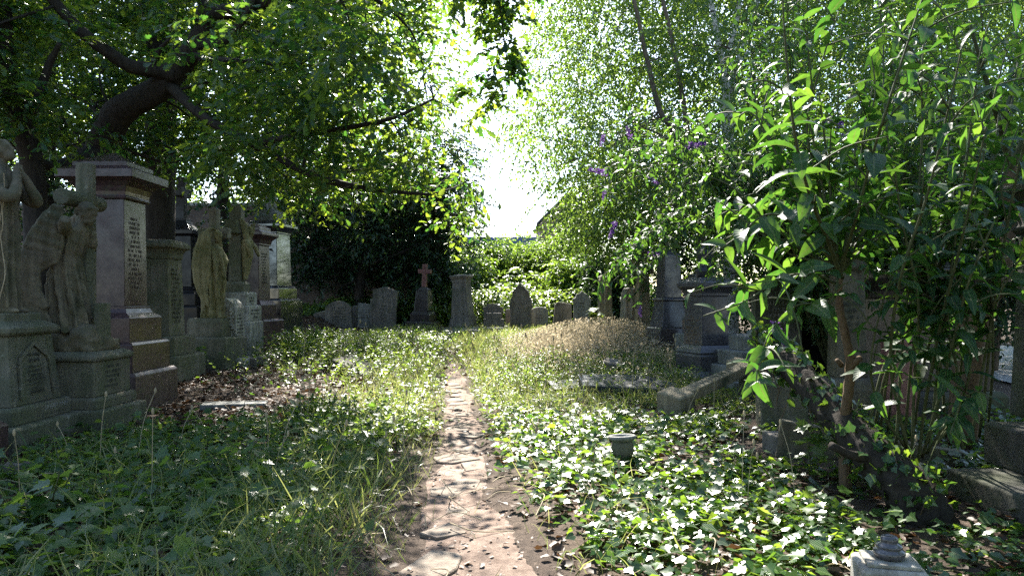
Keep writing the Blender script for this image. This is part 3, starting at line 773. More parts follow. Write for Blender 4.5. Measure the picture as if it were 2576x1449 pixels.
head(mb, (.05, 0, 1.24), R(-8), .9)
limb(mb, [(.03, -.15, 1.02, .06), (.1, -.18, .84, .055), (.17, -.06, .86, .04)]); limb(mb, [(.03, .15, 1.02, .06), (.1, .18, .84, .055), (.17, .06, .9, .04)])
sculpt('statue', mb, M['pale'], t, .016, .006, 1, (0, 0, 3.28))

t = mon('marker_stone', 'small square dark marker stone leaning in the leaf litter by the scroll stone', 'headstone', X(652, 14.4), 14.4, R(20), tilt=(R(6), R(-5)))
part(t, 'slab', [(.15, .08, -.05), (.15, .08, .24)], M['dark'])
t = mon('kerb_slab', 'broken grave kerb slab tipped up at the edge of the sunlit weeds', 'kerb slab', X(905, 13.6), 13.6, R(-38), tilt=(R(10), R(14)), sink=-.12)
part(t, 'slab', [(.52, .24, -.09), (.52, .24, .07)], M['dark'])
t = mon('kerb_slab', 'flat grey slab half buried in the weeds left of the path', 'kerb slab', X(590, 10.0), 10.0, R(12), sink=0)
part(t, 'slab', [(.42, .16, -.05), (.42, .16, .07)], M['grey'])

# ------------------------------------------------------------------ back row of headstones
def hs(label, pts_px, d, th, mat, rz=0., tilt=(0, 0), cat='headstone', name='headstone', group=ROWB, letters=None, border=None, zoff=0.):
    """headstone whose front outline is given in photo pixels at its own distance d"""
    cx = X(sum(p[0] for p in pts_px) / len(pts_px), d); z0 = gz(cx, d)
    t = thing(name, label, cat, (cx, d, z0), rz, group, tilt)
    o = [(X(px, d) - cx, Z(py, d) - z0) for px, py in pts_px]
    mb = MB(); mb.prism(o, th, 'y'); mb.build('slab', mat, t, bevel=.02)
    if letters:
        w, top, lh, n, m = letters; lettering(t, '-y', (0, -th / 2, Z(top, d) - z0), w, lh, n, m, int(d * 10 + w * 100 + n))
    if border:
        xs = [p[0] for p in o]; x0, x1 = min(xs), max(xs); zt = max(p[1] for p in o)
        b = MB(); 
        for xa in (x0 + .04, x1 - .12): b.box(xa, xa + .08, -th / 2 - .03, -th / 2 - .001, .0, zt * border)
        b.build('border_pilaster', mat, t, bevel=.01)
    return t
def arcpts(x0, x1, yb, ys, yt, n=10):
    c = (x0 + x1) / 2; w = (x1 - x0) / 2
    return [(x0, yb), (x1, yb), (x1, ys)] + [(c + w * math.cos(math.pi * k / n), ys - (ys - yt) * math.sin(math.pi * k / n)) for k in range(1, n)] + [(x0, ys)]

hs('low sooty stone tipping over at the far left end of the back row', [(788, 850), (832, 850), (824, 778), (790, 790)], 26.2, .2, M['dark'], tilt=(R(6), R(3)))
hs('wide sooty headstone with a shallow rounded top in the back row', [(818, 850), (889, 850), (884, 775), (878, 766), (864, 758), (850, 757), (834, 762), (820, 771)], 25.6, .22, M['dark'], R(4), letters=(.6, 770, .1, 5, M['engr']))
hs('narrow plain stone post between the wide rounded headstone and the square one', [(890, 850), (903, 850), (899, 768), (888, 770)], 26.2, .18, M['dark'])
hs('square topped grey headstone beside the tall leaning pedimented one', [(899, 850), (938, 850), (935, 766), (902, 762)], 25.7, .2, M['grey'], letters=(.36, 775, .09, 4, M['engr']))
t = hs('tall sooty headstone with a pointed pediment, leaning to the right', [(931, 850), (989, 850), (1000, 742), (1003, 734), (972, 722), (939, 729), (940, 737)], 25.2, .26, M['dark'], R(-6), border=.72, letters=(.4, 765, .1, 6, M['engr']))

# pink cross on pedestal
d = 26.5; x = X(1064, d)
t = mon('cross_monument', 'red granite cross on a dark stepped pedestal in front of the nettles', 'monument', x, d, R(-14), ROWB, tilt=(0, R(2)))
part(t, 'base', [(.50, .50, -.3), (.50, .50, .26), (.46, .46, .30)], M['brownblack'])
part(t, 'plinth', [(.37, .37, .30), (.37, .37, .55), (.32, .32, .62), (.29, .29, .66)], M['brownblack'])
part(t, 'shaft', [(.27, .27, .66), (.22, .22, 1.42)], M['brownblack'])
lettering(t, '-y', (0, -.232, 1.32), .32, .075, 7, M['engrl'], 41)
part(t, 'cap', [(.2, .2, 1.42), (.13, .13, 1.50), (.10, .10, 1.54)], M['brownblack'])
mb = MB(); mb.prism([(-.085, 1.54), (.085, 1.54), (.075, 2.02), (.24, 2.02), (.24, 2.17), (.075, 2.17), (.075, 2.36), (-.075, 2.36), (-.075, 2.17), (-.24, 2.17), (-.24, 2.02), (-.075, 2.02)], .14, 'y')
mb.build('cross', M['redgran'], t, bevel=.01)

d = 24.0; x = X(1166, d)
t = mon('tapered_pillar', 'tall sooty tapering pillar with a moulded cap, tilting left beside the path end', 'monument', x, d, R(-20), ROWB, tilt=(0, R(-2.5)))
part(t, 'base', [(.50, .42, -.3), (.50, .42, .17), (.48, .40, .19)], M['dark'])
part(t, 'plinth', [(.37, .33, .19), (.33, .29, .48)], M['dark'])
part(t, 'shaft', [(.31, .27, .48), (.235, .21, 1.62)], M['dark'])
lettering(t, '-y', (0, -.225, 1.55), .34, .072, 12, M['engrl'], 44, .05)
part(t, 'cap', [(.245, .22, 1.62), (.25, .225, 1.72), (.31, .28, 1.82), (.31, .28, 1.86), (.05, .05, 1.91)], M['dark'])
for (px, py, dd, w, a, lab) in ((1160, 858, 21.6, 1.0, 6, 'long low kerb of the grave plot in front of the tapering pillar'), (1215, 848, 22.8, 1.3, 9, 'low kerb rail of the grave plot beside the small ornate headstone')):
    t = mon('grave_kerb', lab, 'grave kerb', X(px, dd), dd, R(a), 'kerbs of the back row graves', sink=-.06)
    part(t, 'kerb', [(w / 2, .09, -.2), (w / 2, .09, .10), (w / 2 - .02, .07, .12)], M['grey'])

d = 24.6
t = hs('small ornate headstone with scalloped top behind a stepped block', [(1217, 850), (1264, 850), (1264, 785), (1266, 774), (1256, 770), (1252, 764), (1244, 765), (1240, 761), (1234, 765), (1226, 764), (1224, 770), (1214, 774), (1217, 785)], d, .14, M['dark'])
t = mon('stepped_block', 'stack of three square stone steps in front of the small ornate headstone', 'monument', X(1242, 24.0), 24.0, R(4), ROWB)
part(t, 'base', [(.44, .32, -.3), (.44, .32, .20)], M['dark'])
part(t, 'step', [(.34, .26, .20), (.34, .26, .43)], M['dark'])
part(t, 'top_block', [(.24, .2, .43), (.24, .2, .62), (.2, .16, .63)], M['dark'])
hs('plain narrow stone just behind the gothic pointed headstone', [(1270, 850), (1290, 850), (1288, 778), (1272, 778)], 25.6, .14, M['dark'])
t = hs('tall gothic headstone with a steep gabled top and shouldered sides', [(1284, 850), (1338, 850), (1337, 780), (1340, 772), (1336, 752), (1331, 738), (1326, 734), (1309, 716), (1291, 734), (1289, 744), (1284, 754), (1281, 775), (1285, 782)], 24.2, .2, M['dark'], R(-3), border=.66, letters=(.36, 760, .062, 6, M['engr']))
b = MB(); z0 = gz(t.location.x, 24.2)
for (a, c2) in (((1289, 739), (1309, 715)), ((1309, 715), (1331, 740))):
    q = [(X(p[0], 24.2) - t.location.x, Z(p[1], 24.2) - z0) for p in (a, c2)]
    b.prism([q[0], q[1], (q[1][0], q[1][1] + .06), (q[0][0], q[0][1] + .06)], .26, 'y')
b.build('gable_coping', M['grey'], t, bevel=.01)
hs('small round topped grey headstone right of the gothic one', arcpts(1336, 1379, 850, 782, 772), 24.8, .14, M['grey'], letters=(.3, 788, .09, 3, M['engr']))
hs('square stone leaning right between the round topped and the shouldered headstones', [(1390, 840), (1440, 840), (1434, 766), (1430, 763), (1398, 760), (1392, 768)], 24.9, .16, M['dark'], tilt=(0, R(3)))
hs('grey headstone with an ogee shouldered top under the brambles', [(1443, 840), (1485, 840), (1485, 766), (1486, 752), (1479, 748), (1476, 740), (1470, 738), (1464, 731), (1458, 738), (1450, 740), (1448, 748), (1440, 752), (1443, 766)], 24.4, .16, M['grey'], letters=(.3, 758, .1, 3, M['engr']))
t = hs('tall narrow rough topped stone standing on the dry grass mound', [(1503, 840), (1534, 840), (1533, 708), (1530, 696), (1522, 692), (1511, 694), (1506, 705)], 21.6, .18, M['sandy'], R(16), letters=(.2, 712, .07, 7, M['engr']))
hs('lower tan slab leaning against the tall narrow rough topped stone', [(1519, 840), (1541, 840), (1538, 720), (1534, 717), (1521, 719)], 21.2, .12, M['sandy'], R(10))
t = hs('pale leaning stone slab with a deep groove beside the flat white stone', [(1560, 840), (1578, 840), (1582, 732), (1588, 726), (1580, 723), (1572, 726), (1566, 742)], 19.0, .2, M['pale'], R(30))
hs('second pale stone slab close behind the grooved one', [(1580, 840), (1596, 840), (1597, 730), (1592, 724), (1585, 730)], 19.3, .2, M['pale'], R(30))
t = mon('flat_stone', 'small flat pale stone lying in full sun on the dry grass', 'headstone', X(1580, 17.6), 17.6, R(20), sink=-.30)
part(t, 'slab', [(.2, .14, -.1), (.2, .14, .05)], M['pale'])
t = hs('tall rough stone cross rising behind the purple buddleia', [(1597, 840), (1634, 840), (1630, 690), (1642, 690), (1642, 652), (1630, 652), (1628, 617), (1605, 617), (1604, 652), (1588, 652), (1588, 688), (1604, 690)], 18.5, .26, M['sandy'], R(12), cat='monument', name='cross_monument')
# ------------------------------------------------------------------ right-hand monuments
d = 15.5
t = mon('tapered_monument', 'dark tapering obelisk base with pale lettering left of the urn topped pedestal', 'monument', 3.32, d, R(17), ROWR)
part(t, 'base', [(.52, .44, -.2), (.52, .44, .28), (.5, .42, .31)], M['brownblack'])
part(t, 'plinth', [(.43, .37, .31), (.36, .32, .56), (.34, .30, .58)], M['brownblack'])
part(t, 'shaft', [(.31, .29, .58), (.22, .21, 1.14)], M['greygran'])
part(t, 'upper_plinth', [(.27, .27, 1.14), (.27, .27, 1.18), (.22, .22, 1.2)], M['greygran'])
part(t, 'upper_shaft', [(.2, .2, 1.2), (.18, .18, 2.1), (.03, .03, 2.25)], M['greygran'])
lettering(t, '-x', (-.235, 0, 1.10), .28, .06, 7, M['engrl'], 51, .16)
lettering(t, '-x', (-.385, 0, .52), .5, .07, 3, M['engrl'], 52, .25)

t = mon('stepped_monument', 'grey stone steps of a monument between the dark obelisk and the urn pedestal', 'monument', 3.72, 14.5, R(14), ROWR)
part(t, 'base', [(.50, .46, -.2), (.50, .46, .24)], M['grey'])
part(t, 'step', [(.37, .34, .24), (.37, .34, .56), (.35, .32, .58)], M['grey'])
part(t, 'plinth', [(.26, .24, .58), (.26, .24, .86), (.24, .22, .90)], M['greygran'])
part(t, 'shaft', [(.20, .18, .90), (.18, .16, 1.75)], M['greygran'])

d = 12.75
t = mon('urn_pedestal', 'grey granite pedestal with inscription tinted for golden light, wide cap and small stone finial', 'monument', 3.38, d, R(20), ROWR)
part(t, 'base', [(.50, .50, -.2), (.50, .50, .10), (.42, .42, .20)], M['greygran'])
part(t, 'plinth', [(.375, .375, .20), (.375, .375, .44), (.36, .36, .47), (.37, .37, .50), (.34, .34, .555), (.31, .31, .58), (.285, .285, .62)], M['greygran'], bevel=.008)
part(t, 'shaft', [(.275, .275, .62), (.26, .26, 1.46)], M['greygran'])
lettering(t, '-x', (-.264, 0, 1.15), .42, .062, 8, M['gold_lit'], 61, .02)
part(t, 'cap', [(.28, .28, 1.46), (.28, .28, 1.52), (.32, .32, 1.58), (.36, .36, 1.62), (.36, .36, 1.70), (.22, .22, 1.78)], M['greygran'])
mb = MB(); mb.lathe([(.16, 1.78), (.16, 1.84), (.19, 1.88), (.19, 1.91), (.10, 1.96), (.13, 2.06), (.17, 2.2), (.15, 2.3), (.05, 2.34)], 20)
mb.build('urn', M['slate'], t, smooth=True)

t = mon('stepped_monument', 'lichened stack of four stone steps that has lost its cross, right of the urn pedestal', 'monument', 3.98, 12.2, R(16), ROWR)
part(t, 'base', [(.72, .62, -.2), (.72, .62, .16)], M['grey'])
part(t, 'lower_step', [(.56, .50, .16), (.56, .50, .36), (.54, .48, .38)], M['grey'])
part(t, 'upper_step', [(.42, .38, .38), (.42, .38, .60), (.40, .36, .62)], M['grey'])
part(t, 'top_block', [(.26, .24, .62), (.26, .24, .84), (.22, .20, .88)], M['grey'])

# fallen cross
t = thing('fallen_cross', 'fallen stone cross lying tipped against the steps with its foot in the ivy', 'cross', (2.55, 10.0, .34), 0, ROWR)
a = P(1700, 1005, 9.3); b_ = P(1925, 905, 10.6)
t.location = a; ax = nrmz(b_ - a); L = float(np.linalg.norm(b_ - a))
upv = nrmz(np.array([-.12, -.30, 1.0])); sdv = nrmz(np.cross(upv, ax)); upv = np.cross(ax, sdv)
t.rotation_euler = Matrix((Vector(ax), Vector(sdv), Vector(upv))).transposed().to_euler()
mb = MB(); mb.add(*(lambda m: (np.concatenate(m.v), m.f))(MB().sq([(.15, .19, -.17), (.15, .19, .09), (.12, .16, .11)], .0, 0))); mb.build('foot_block', M['sandy'], t, bevel=.015)
mb = MB(); mb.prism([(.151, -.09), (L * .72, -.08), (L * .72, -.27), (L * .84, -.27), (L * .84, -.075), (L * 1.08, -.07), (L * 1.08, .07), (L * .84, .075), (L * .84, .27), (L * .72, .27), (L * .72, .08), (.151, .09)], .15, 'y')
o = mb.build('cross', M['sandy'], t, bevel=.015); o.rotation_euler = (R(90), 0, 0)
mb = MB()
for k in range(11):
    x0 = .35 + k * .085; r_ = np.random.default_rng(k)
    mb.tube(np.array([[x0, -.06, .078, .005], [x0 + .03, -.03, .08, .006], [x0 + r_.uniform(-.03, .05), .02, .08, .005], [x0 + r_.uniform(.0, .06), .06, .078, .005]]), 5, 0, 3)
mb.build('raised_letters', M['dark'], t)

# ledger slabs
t = mon('ledger_slab', 'dark polished ledger slab lying tilted in the weeds below the dark obelisk', 'grave slab', X(1600, 11.3), 11.3, R(-8), tilt=(R(8), R(2)), sink=-.12)
mb = MB(); mb.prism([(-.80, -.42), (.55, -.42), (.62, -.05), (.20, .36), (-.40, .42), (-.9, .2)], .1, 'y'); o = mb.build('slab', M['slate'], t, bevel=.012); o.rotation_euler = (R(-90), 0, 0)
t = mon('ledger_slab', 'second dark slab lying further left, mostly swallowed by grass', 'grave slab', X(1465, 11.6), 11.6, R(12), tilt=(R(6), R(-3)), sink=-.07)
mb = MB(); mb.prism([(-.55, -.3), (.45, -.34), (.5, .26), (-.5, .3)], .1, 'y'); o = mb.build('slab', M['slate'], t, bevel=.012); o.rotation_euler = (R(-90), 0, 0)

# grey headstone behind buddleia, black slab for the dark gap
d = 10.2
t = thing('headstone', 'upright grey headstone with worn lettering right of the fallen cross', 'headstone', (X(1953, d), d, gz(X(1953, d), d)), R(6), ROWR)
h = 1.58
mb = MB(); mb.box(-.34, .34, -.07, .07, -.1, h); mb.build('slab', M['dark2'], t, bevel=.01)
lettering(t, '-y', (0, -.07, h - .12), .54, .085, 13, M['engrl'], 71)
part(t, 'base', [(.46, .2, -.2), (.46, .2, .3), (.42, .17, .33)], M['dark2'], (0, .02))
t = mon('stone_block', 'mossy stone block half smothered by ivy below the grey headstone', 'stone block', X(1965, 8.0), 8.0, R(-10), ROWR)
part(t, 'block', [(.24, .2, -.1), (.24, .2, .5), (.20, .17, .53)], M['moss'])
t = mon('stone_block', 'low stone block lying in the ivy in front of the taller mossy block', 'stone block', X(1985, 6.9), 6.9, R(6), ROWR)
part(t, 'block', [(.2, .15, -.1), (.2, .15, .2)], M['dark'])
t = mon('pillar_monument', 'tan sandstone pillar on a rounded plinth behind the brown buddleia stem', 'monument', X(2130, 9.0), 9.0, R(-3), ROWR)
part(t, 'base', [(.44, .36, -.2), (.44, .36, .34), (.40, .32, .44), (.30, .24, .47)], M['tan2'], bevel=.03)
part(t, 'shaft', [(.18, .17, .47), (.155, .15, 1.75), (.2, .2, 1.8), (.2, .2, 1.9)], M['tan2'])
lettering(t, '-y', (0, -.165, 1.5), .24, .08, 6, M['engr'], 74, .015)
t = mon('dark_gap_slab', 'black slab put in for the dark gap left of the tan pillar', 'headstone', X(2062, 10.6), 10.6, R(4), ROWR)  # black slab fills what is only a dark gap
mb = MB(); mb.prism([(-.36, -.1), (.36, -.1), (.36, 1.45), (.2, 1.6), (0, 1.66), (-.2, 1.6), (-.36, 1.45)], .16, 'y'); mb.build('slab', M['black'], t, bevel=.012)

t = mon('chest_tomb', 'large dark tomb with heavy cornice and pale top behind the buddleia stems', 'tomb', X(2340, 9.6), 10.1, R(-2), ROWR)
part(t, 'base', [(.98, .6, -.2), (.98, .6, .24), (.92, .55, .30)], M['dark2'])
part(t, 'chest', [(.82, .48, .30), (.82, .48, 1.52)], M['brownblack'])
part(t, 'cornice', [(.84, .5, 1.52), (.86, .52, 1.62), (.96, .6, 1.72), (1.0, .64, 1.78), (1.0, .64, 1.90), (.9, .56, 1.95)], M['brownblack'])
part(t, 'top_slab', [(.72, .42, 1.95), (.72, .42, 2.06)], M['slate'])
mb = MB(); mb.lathe([(.2, 2.06), (.2, 2.12), (.1, 2.18), (.12, 2.26), (.24, 2.46), (.22, 2.62), (.1, 2.68)], 18); mb.build('urn', M['black'], t, smooth=True, loc=(.35, 0, 0))
t = mon('headstone', 'low reddish stone in shade between the thin buddleia stems', 'headstone', X(2262, 8.6), 8.6, R(-5), ROWR)
part(t, 'slab', [(.18, .09, -.1), (.18, .09, 1.0)], M['redgran'])
t = mon('kerb_slab', 'tan kerb slab running through the shade at the foot of the buddleia', 'kerb slab', X(2170, 6.6), 6.55, R(-17), ROWR, tilt=(0, R(8)), sink=-.02)
part(t, 'slab', [(.75, .07, -.15), (.75, .07, .2)], M['tan2'])

# far right pillar on huge plinth
t = mon('pillar_monument', 'dark pillar with square cap on a broad stepped plinth at the right edge', 'monument', 4.35, 4.85, 0, ROWR, z=0.03)
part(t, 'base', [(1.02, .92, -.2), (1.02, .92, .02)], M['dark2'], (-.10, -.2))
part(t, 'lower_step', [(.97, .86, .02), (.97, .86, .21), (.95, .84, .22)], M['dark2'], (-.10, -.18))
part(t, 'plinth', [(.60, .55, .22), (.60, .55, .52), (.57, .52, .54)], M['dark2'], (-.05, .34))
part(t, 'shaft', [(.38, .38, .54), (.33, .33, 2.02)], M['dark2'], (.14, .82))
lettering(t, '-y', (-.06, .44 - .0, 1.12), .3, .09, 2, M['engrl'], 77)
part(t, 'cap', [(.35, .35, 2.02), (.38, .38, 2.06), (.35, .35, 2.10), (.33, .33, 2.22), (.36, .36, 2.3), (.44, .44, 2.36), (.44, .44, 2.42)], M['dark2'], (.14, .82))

# turned finial post bottom right + kerb with gravel
t = mon('finial_post', 'pale kerb corner post with a turned marble finial at the bottom right', 'grave post', 1.66, 3.22, R(-14), sink=.0)
part(t, 'post', [(.135, .125, -.25), (.135, .125, .315), (.12, .11, .33)], M['pale'], bevel=.006)
part(t, 'post_top', [(.105, .095, .33), (.105, .095, .348)], M['pale'], bevel=.005)
mb = MB(); mb.lathe([(.045, .348), (.052, .352), (.062, .362), (.066, .372), (.064, .384), (.052, .392), (.05, .394), (.054, .398), (.055, .404), (.05, .412), (.036, .418), (.035, .420), (.037, .428), (.036, .438), (.03, .446), (.02, .449), (.014, .444), (.002, .443)], 28)
mb.build('finial', M['greygran'], t, smooth=True)
t = mon('grave_kerb', 'pale stone kerb edging the gravel grave at the bottom right corner', 'grave kerb', 2.55, 3.42, R(16), sink=-.02)
part(t, 'kerb', [(.72, .045, -.1), (.72, .045, .13), (.715, .035, .14)], M['pale'])
# ------------------------------------------------------------------ ground, path, walls, buildings
def soil():
    m, nt, out = newmat('soil_and_leaf_mould')
    b = nd(nt, 'ShaderNodeBsdfPrincipled'); b.inputs['Roughness'].default_value = .95; b.inputs['Specular IOR Level'].default_value = .2
    co = nd(nt, 'ShaderNodeTexCoord').outputs['Object']
    a = ramp(nt, noise(nt, co, 22, 9, .75), [(.3, (.045, .032, .024)), (.52, (.10, .072, .055)), (.75, (.20, .15, .115))])
    c = ramp(nt, noise(nt, co, 1.3, 5), [(.35, (.75, .75, .75)), (.7, (1.1, 1.1, 1.05))])
    col = mixc(nt, 1., a, c, 'MULTIPLY')
    nt.links.new(col, b.inputs['Base Color'])
    bp = nd(nt, 'ShaderNodeBump'); bp.inputs['Strength'].default_value = 1; bp.inputs['Distance'].default_value = .03
    nt.links.new(noise(nt, co, 60, 8, .75), bp.inputs['Height']); nt.links.new(bp.outputs[0], b.inputs['Normal'])
    nt.links.new(b.outputs[0], out.inputs[0]); return m
def dirt():
    m, nt, out = newmat('trodden_path_earth')
    b = nd(nt, 'ShaderNodeBsdfPrincipled'); b.inputs['Roughness'].default_value = .9; b.inputs['Specular IOR Level'].default_value = .08
    co = nd(nt, 'ShaderNodeTexCoord').outputs['Object']
    a = ramp(nt, noise(nt, co, 9, 9, .75), [(.28, (.085, .058, .045)), (.5, (.20, .148, .118)), (.75, (.33, .26, .21))])
    nt.links.new(a, b.inputs['Base Color'])
    bp = nd(nt, 'ShaderNodeBump'); bp.inputs['Strength'].default_value = .9; bp.inputs['Distance'].default_value = .02
    nt.links.new(noise(nt, co, 45, 9, .8), bp.inputs['Height']); nt.links.new(bp.outputs[0], b.inputs['Normal'])
    nt.links.new(b.outputs[0], out.inputs[0]); return m
def axis(lo, hi, n, c, p=2.2):
    u = np.linspace(-1, 1, n); s = np.sign(u) * np.abs(u) ** p
    return np.where(s < 0, c + s * (c - lo), c + s * (hi - c))
gx = axis(-160, 160, 260, 0, 2.6); gy = axis(-60, 320, 300, 6, 2.6)
XX, YY = np.meshgrid(gx, gy); ZZ = g(XX, YY)
n1, n2 = len(gx), len(gy)
me = bpy.data.meshes.new('ground')
idx = np.arange(n1 * n2).reshape(n2, n1)
fc = np.stack([idx[:-1, :-1], idx[:-1, 1:], idx[1:, 1:], idx[1:, :-1]], -1).reshape(-1, 4)
me.from_pydata(np.stack([XX, YY, ZZ], -1).reshape(-1, 3).tolist(), [], fc.tolist()); me.shade_smooth()
me.materials.append(soil()); o = bpy.data.objects.new('ground', me); COL.objects.link(o); tag(o, kind='structure', label='dark soil of the overgrown cemetery')
# trodden earth path: a sheet just above the ground
v = []; f = []
ys = np.linspace(2.2, 17.5, 150); us = np.linspace(-1, 1, 11)
for y in ys:
    c, w = float(pathx(y)), float(pathw(y)) * 1.15 + .05
    c += .03 * math.sin(y * 3); w *= 1 + .12 * math.sin(y * 5.3)
    if y < 5.2: c += .06 * (5.2 - y); w += .05 * (5.2 - y)
    for u in us:
        xx = c + u * w; v.append((xx, y, gz(xx, y) + .014 - .06 * u ** 4))
for i in range(len(ys) - 1):
    for j in range(len(us) - 1): f.append([i * 11 + j, i * 11 + j + 1, i * 11 + 12 + j, i * 11 + 11 + j])
mb = MB(); mb.add(v, f); o = mb.build('path', dirt(), smooth=True); tag(o, kind='structure', label='trodden earth path through the grass')

# flagstones
FL = [(1084, 1425, 150, 76), (1120, 1345, 110, 34), (1150, 1290, 80, 26), (1125, 1240, 100, 30), (1175, 1222, 80, 22), (1150, 1197, 110, 24), (1190, 1176, 70, 20), (1150, 1160, 118, 18),
      (1180, 1132, 90, 16), (1150, 1118, 90, 15), (1178, 1099, 80, 13), (1148, 1085, 70, 12), (1170, 1072, 66, 11), (1150, 1059, 60, 10), (1160, 1045, 56, 9), (1148, 1032, 52, 8), (1154, 1020, 48, 8),
      (1146, 1009, 46, 7), (1150, 998, 42, 7), (1142, 988, 40, 6), (1146, 978, 38, 6), (1138, 968, 36, 6), (1140, 958, 32, 5), (1135, 949, 30, 5)]
for k, (px, py, wpx, hpx) in enumerate(FL):
    r_ = np.random.default_rng(k); d = CAMZ * F / (py - HOR); d = (CAMZ - gz(X(px, d), d)) * F / (py - HOR)
    x = X(px, d); wx = wpx / F * d / 2 * 1.1; wy = max(.1, hpx / (py - HOR) * d / 2 * 1.3)
    n = int(r_.integers(5, 8)); a = np.sort(r_.uniform(0, 2 * math.pi, n) * .25 + np.arange(n) * 2 * math.pi / n * .9)
    pts = [(wx * math.cos(q) * r_.uniform(.85, 1.12), wy * math.sin(q) * r_.uniform(.8, 1.1)) for q in a]
    lab = ('largest pale flagstone at the near end of the path' if k == 0 else 'second flagstone of the path, half sunk behind the largest one' if k == 1 else 'worn flat flagstone in the line of the path between grassy edges')
    mb = MB(); mb.add([(p[0], p[1], .0) for p in pts] + [(p[0], p[1], .045) for p in pts] + [(p[0] * .96, p[1] * .96, .052) for p in pts],
                      [list(range(n))[::-1]] + [[i, (i + 1) % n, n + (i + 1) % n, n + i] for i in range(n)] + [[n + i, n + (i + 1) % n, 2 * n + (i + 1) % n, 2 * n + i] for i in range(n)] + [[2 * n + i for i in range(n)]])
    o = mb.build('flagstone', M['flag'], None); o.location = (x, d, gz(x, d) - .030); o.rotation_euler = (r_.normal() * .012, r_.normal() * .012, 0)
    tag(o, lab, 'flagstone', 'flagstones of the path')

# brick wall at the back left
def brickmat(name, c1, c2, mortar):
    m, nt, out = newmat(name)
    b = nd(nt, 'ShaderNodeBsdfPrincipled'); b.inputs['Roughness'].default_value = .9
    co = nd(nt, 'ShaderNodeTexCoord').outputs['Object']
    mp = nd(nt, 'ShaderNodeMapping'); mp.inputs['Rotation'].default_value = (R(90), 0, 0); nt.links.new(co, mp.inputs[0])
    br = nd(nt, 'ShaderNodeTexBrick'); nt.links.new(mp.outputs[0], br.inputs['Vector'])
    br.inputs['Scale'].default_value = 2.2; br.inputs['Color1'].default_value = (*c1, 1); br.inputs['Color2'].default_value = (*c2, 1); br.inputs['Mortar'].default_value = (*mortar, 1)
    br.inputs['Mortar Size'].default_value = .018
    st = ramp(nt, noise(nt, co, .8, 7, .65), [(.35, (.55, .55, .55)), (.7, (1.1, 1.1, 1.1))])
    nt.links.new(mixc(nt, 1., br.outputs[0], st, 'MULTIPLY'), b.inputs['Base Color'])
    bp = nd(nt, 'ShaderNodeBump'); bp.inputs['Strength'].default_value = .6; bp.inputs['Distance'].default_value = .02; bp.invert = True
    nt.links.new(br.outputs['Fac'], bp.inputs['Height']); nt.links.new(bp.outputs[0], b.inputs['Normal'])
    nt.links.new(b.outputs[0], out.inputs[0]); return m
t = thing('brick_wall', 'long weathered brick boundary wall behind the left hand trees', 'wall', (-14, 30.5, .4))
mb = MB(); mb.box(-16, 11.4, -.2, .2, -.5, 4.9); mb.build('wall', brickmat('old_brick', (.10, .07, .052), (.15, .11, .08), (.13, .12, .11)), t)
mb = MB(); mb.sq([(13.7, .27, 4.903), (13.7, .27, 5.0), (13.7, .1, 5.06)], -2.3, 0); mb.build('coping', M['grey'], t, bevel=.02)

# roof and gabled building beyond the bushes
d = 64.
t = thing('shed', 'long low shed with a ribbed blue grey metal roof beyond the bushes', 'building', (X(1230, d), d, 1.8))
x0, x1 = X(1120, d) - t.location.x, X(1352, d) - t.location.x
mb = MB(); mb.box(x0 + .3, x1 - .2, .5, 5.9, -1, 2.3); mb.build('wall', M['dark'], t)
v = []; f = []; nx = 260
for i in range(nx):
    u = i / (nx - 1); zz = .05 * (1 if (i // 2) % 2 else -1)
    v += [(x0 + (x1 + .9 - x0) * u, .2, 2.2 + zz), (x0 + (x1 - x0) * u, 3.2, 5.35 + zz), (x0 + (x1 + .9 - x0) * u, 6.2, 2.2 + zz)]
for i in range(nx - 1):
    for k in range(2): f.append([3 * i + k, 3 * i + 3 + k, 3 * i + 4 + k, 3 * i + 1 + k])
roofm = plain('painted_metal_roof', (.10, .14, .25), .7, .1)
mb = MB(); mb.add(v, f); mb.build('roof', roofm, t)
d = 56.
t = thing('gabled_building', 'brick gable end of a building mostly hidden behind the birch leaves', 'building', (X(1358, d), d, 1.8))
zz = lambda py: Z(py, d) - 1.8
gw = X(1358 + 150, d) - t.location.x
mb = MB(); mb.prism([(0, -1), (gw, -1), (gw, zz(563)), (gw / 2, zz(487)), (0, zz(563))], 9, 'y', 4.5); mb.build('wall', brickmat('far_brick', (.30, .21, .17), (.36, .27, .21), (.3, .28, .25)), t)
mb = MB()
for a, b in (((-.25, zz(563) - .15), (gw / 2, zz(487) + .05)), ((gw / 2, zz(487) + .05), (gw + .25, zz(563) - .15))):
    mb.prism([a, b, (b[0], b[1] + .2), (a[0], a[1] + .2)], 9.6, 'y', 4.5)
mb.build('roof', M['slate'], t)

# ------------------------------------------------------------------ ground cover
r = np.random.default_rng(77)
def pd(x, y): return x - pathx(y)
def onpath(x, y): 
    w = pathw(y) * 1.0 + np.where(y < 5.2, .09 * (5.2 - y), 0); c = np.where(y < 5.2, .07 * (5.2 - y), 0)
    return np.abs(pd(x, y) - c) < w * (1 + .18 * np.sin(y * 4.1) + .14 * np.sin(y * 9.7 + 1))
BLOCK = [(o.location.x, o.location.y, .48) for o in COL.objects if o.type == 'EMPTY' and o.parent is None and o.get('group') in (ROWL, ROWR)]
def clear(x, y):
    k = np.ones(len(x), bool)
    for bx, by, rad in BLOCK:
        k &= ~((np.abs(x - bx) < rad) & (np.abs(y - by) < rad))
    return k
BLOCK += [(4.25, 4.67, .98), (1.66, 3.22, .16)]
BLOCK = [b for b in BLOCK if not (abs(b[0] - 4.35) < .01 and abs(b[1] - 4.85) < .01)]

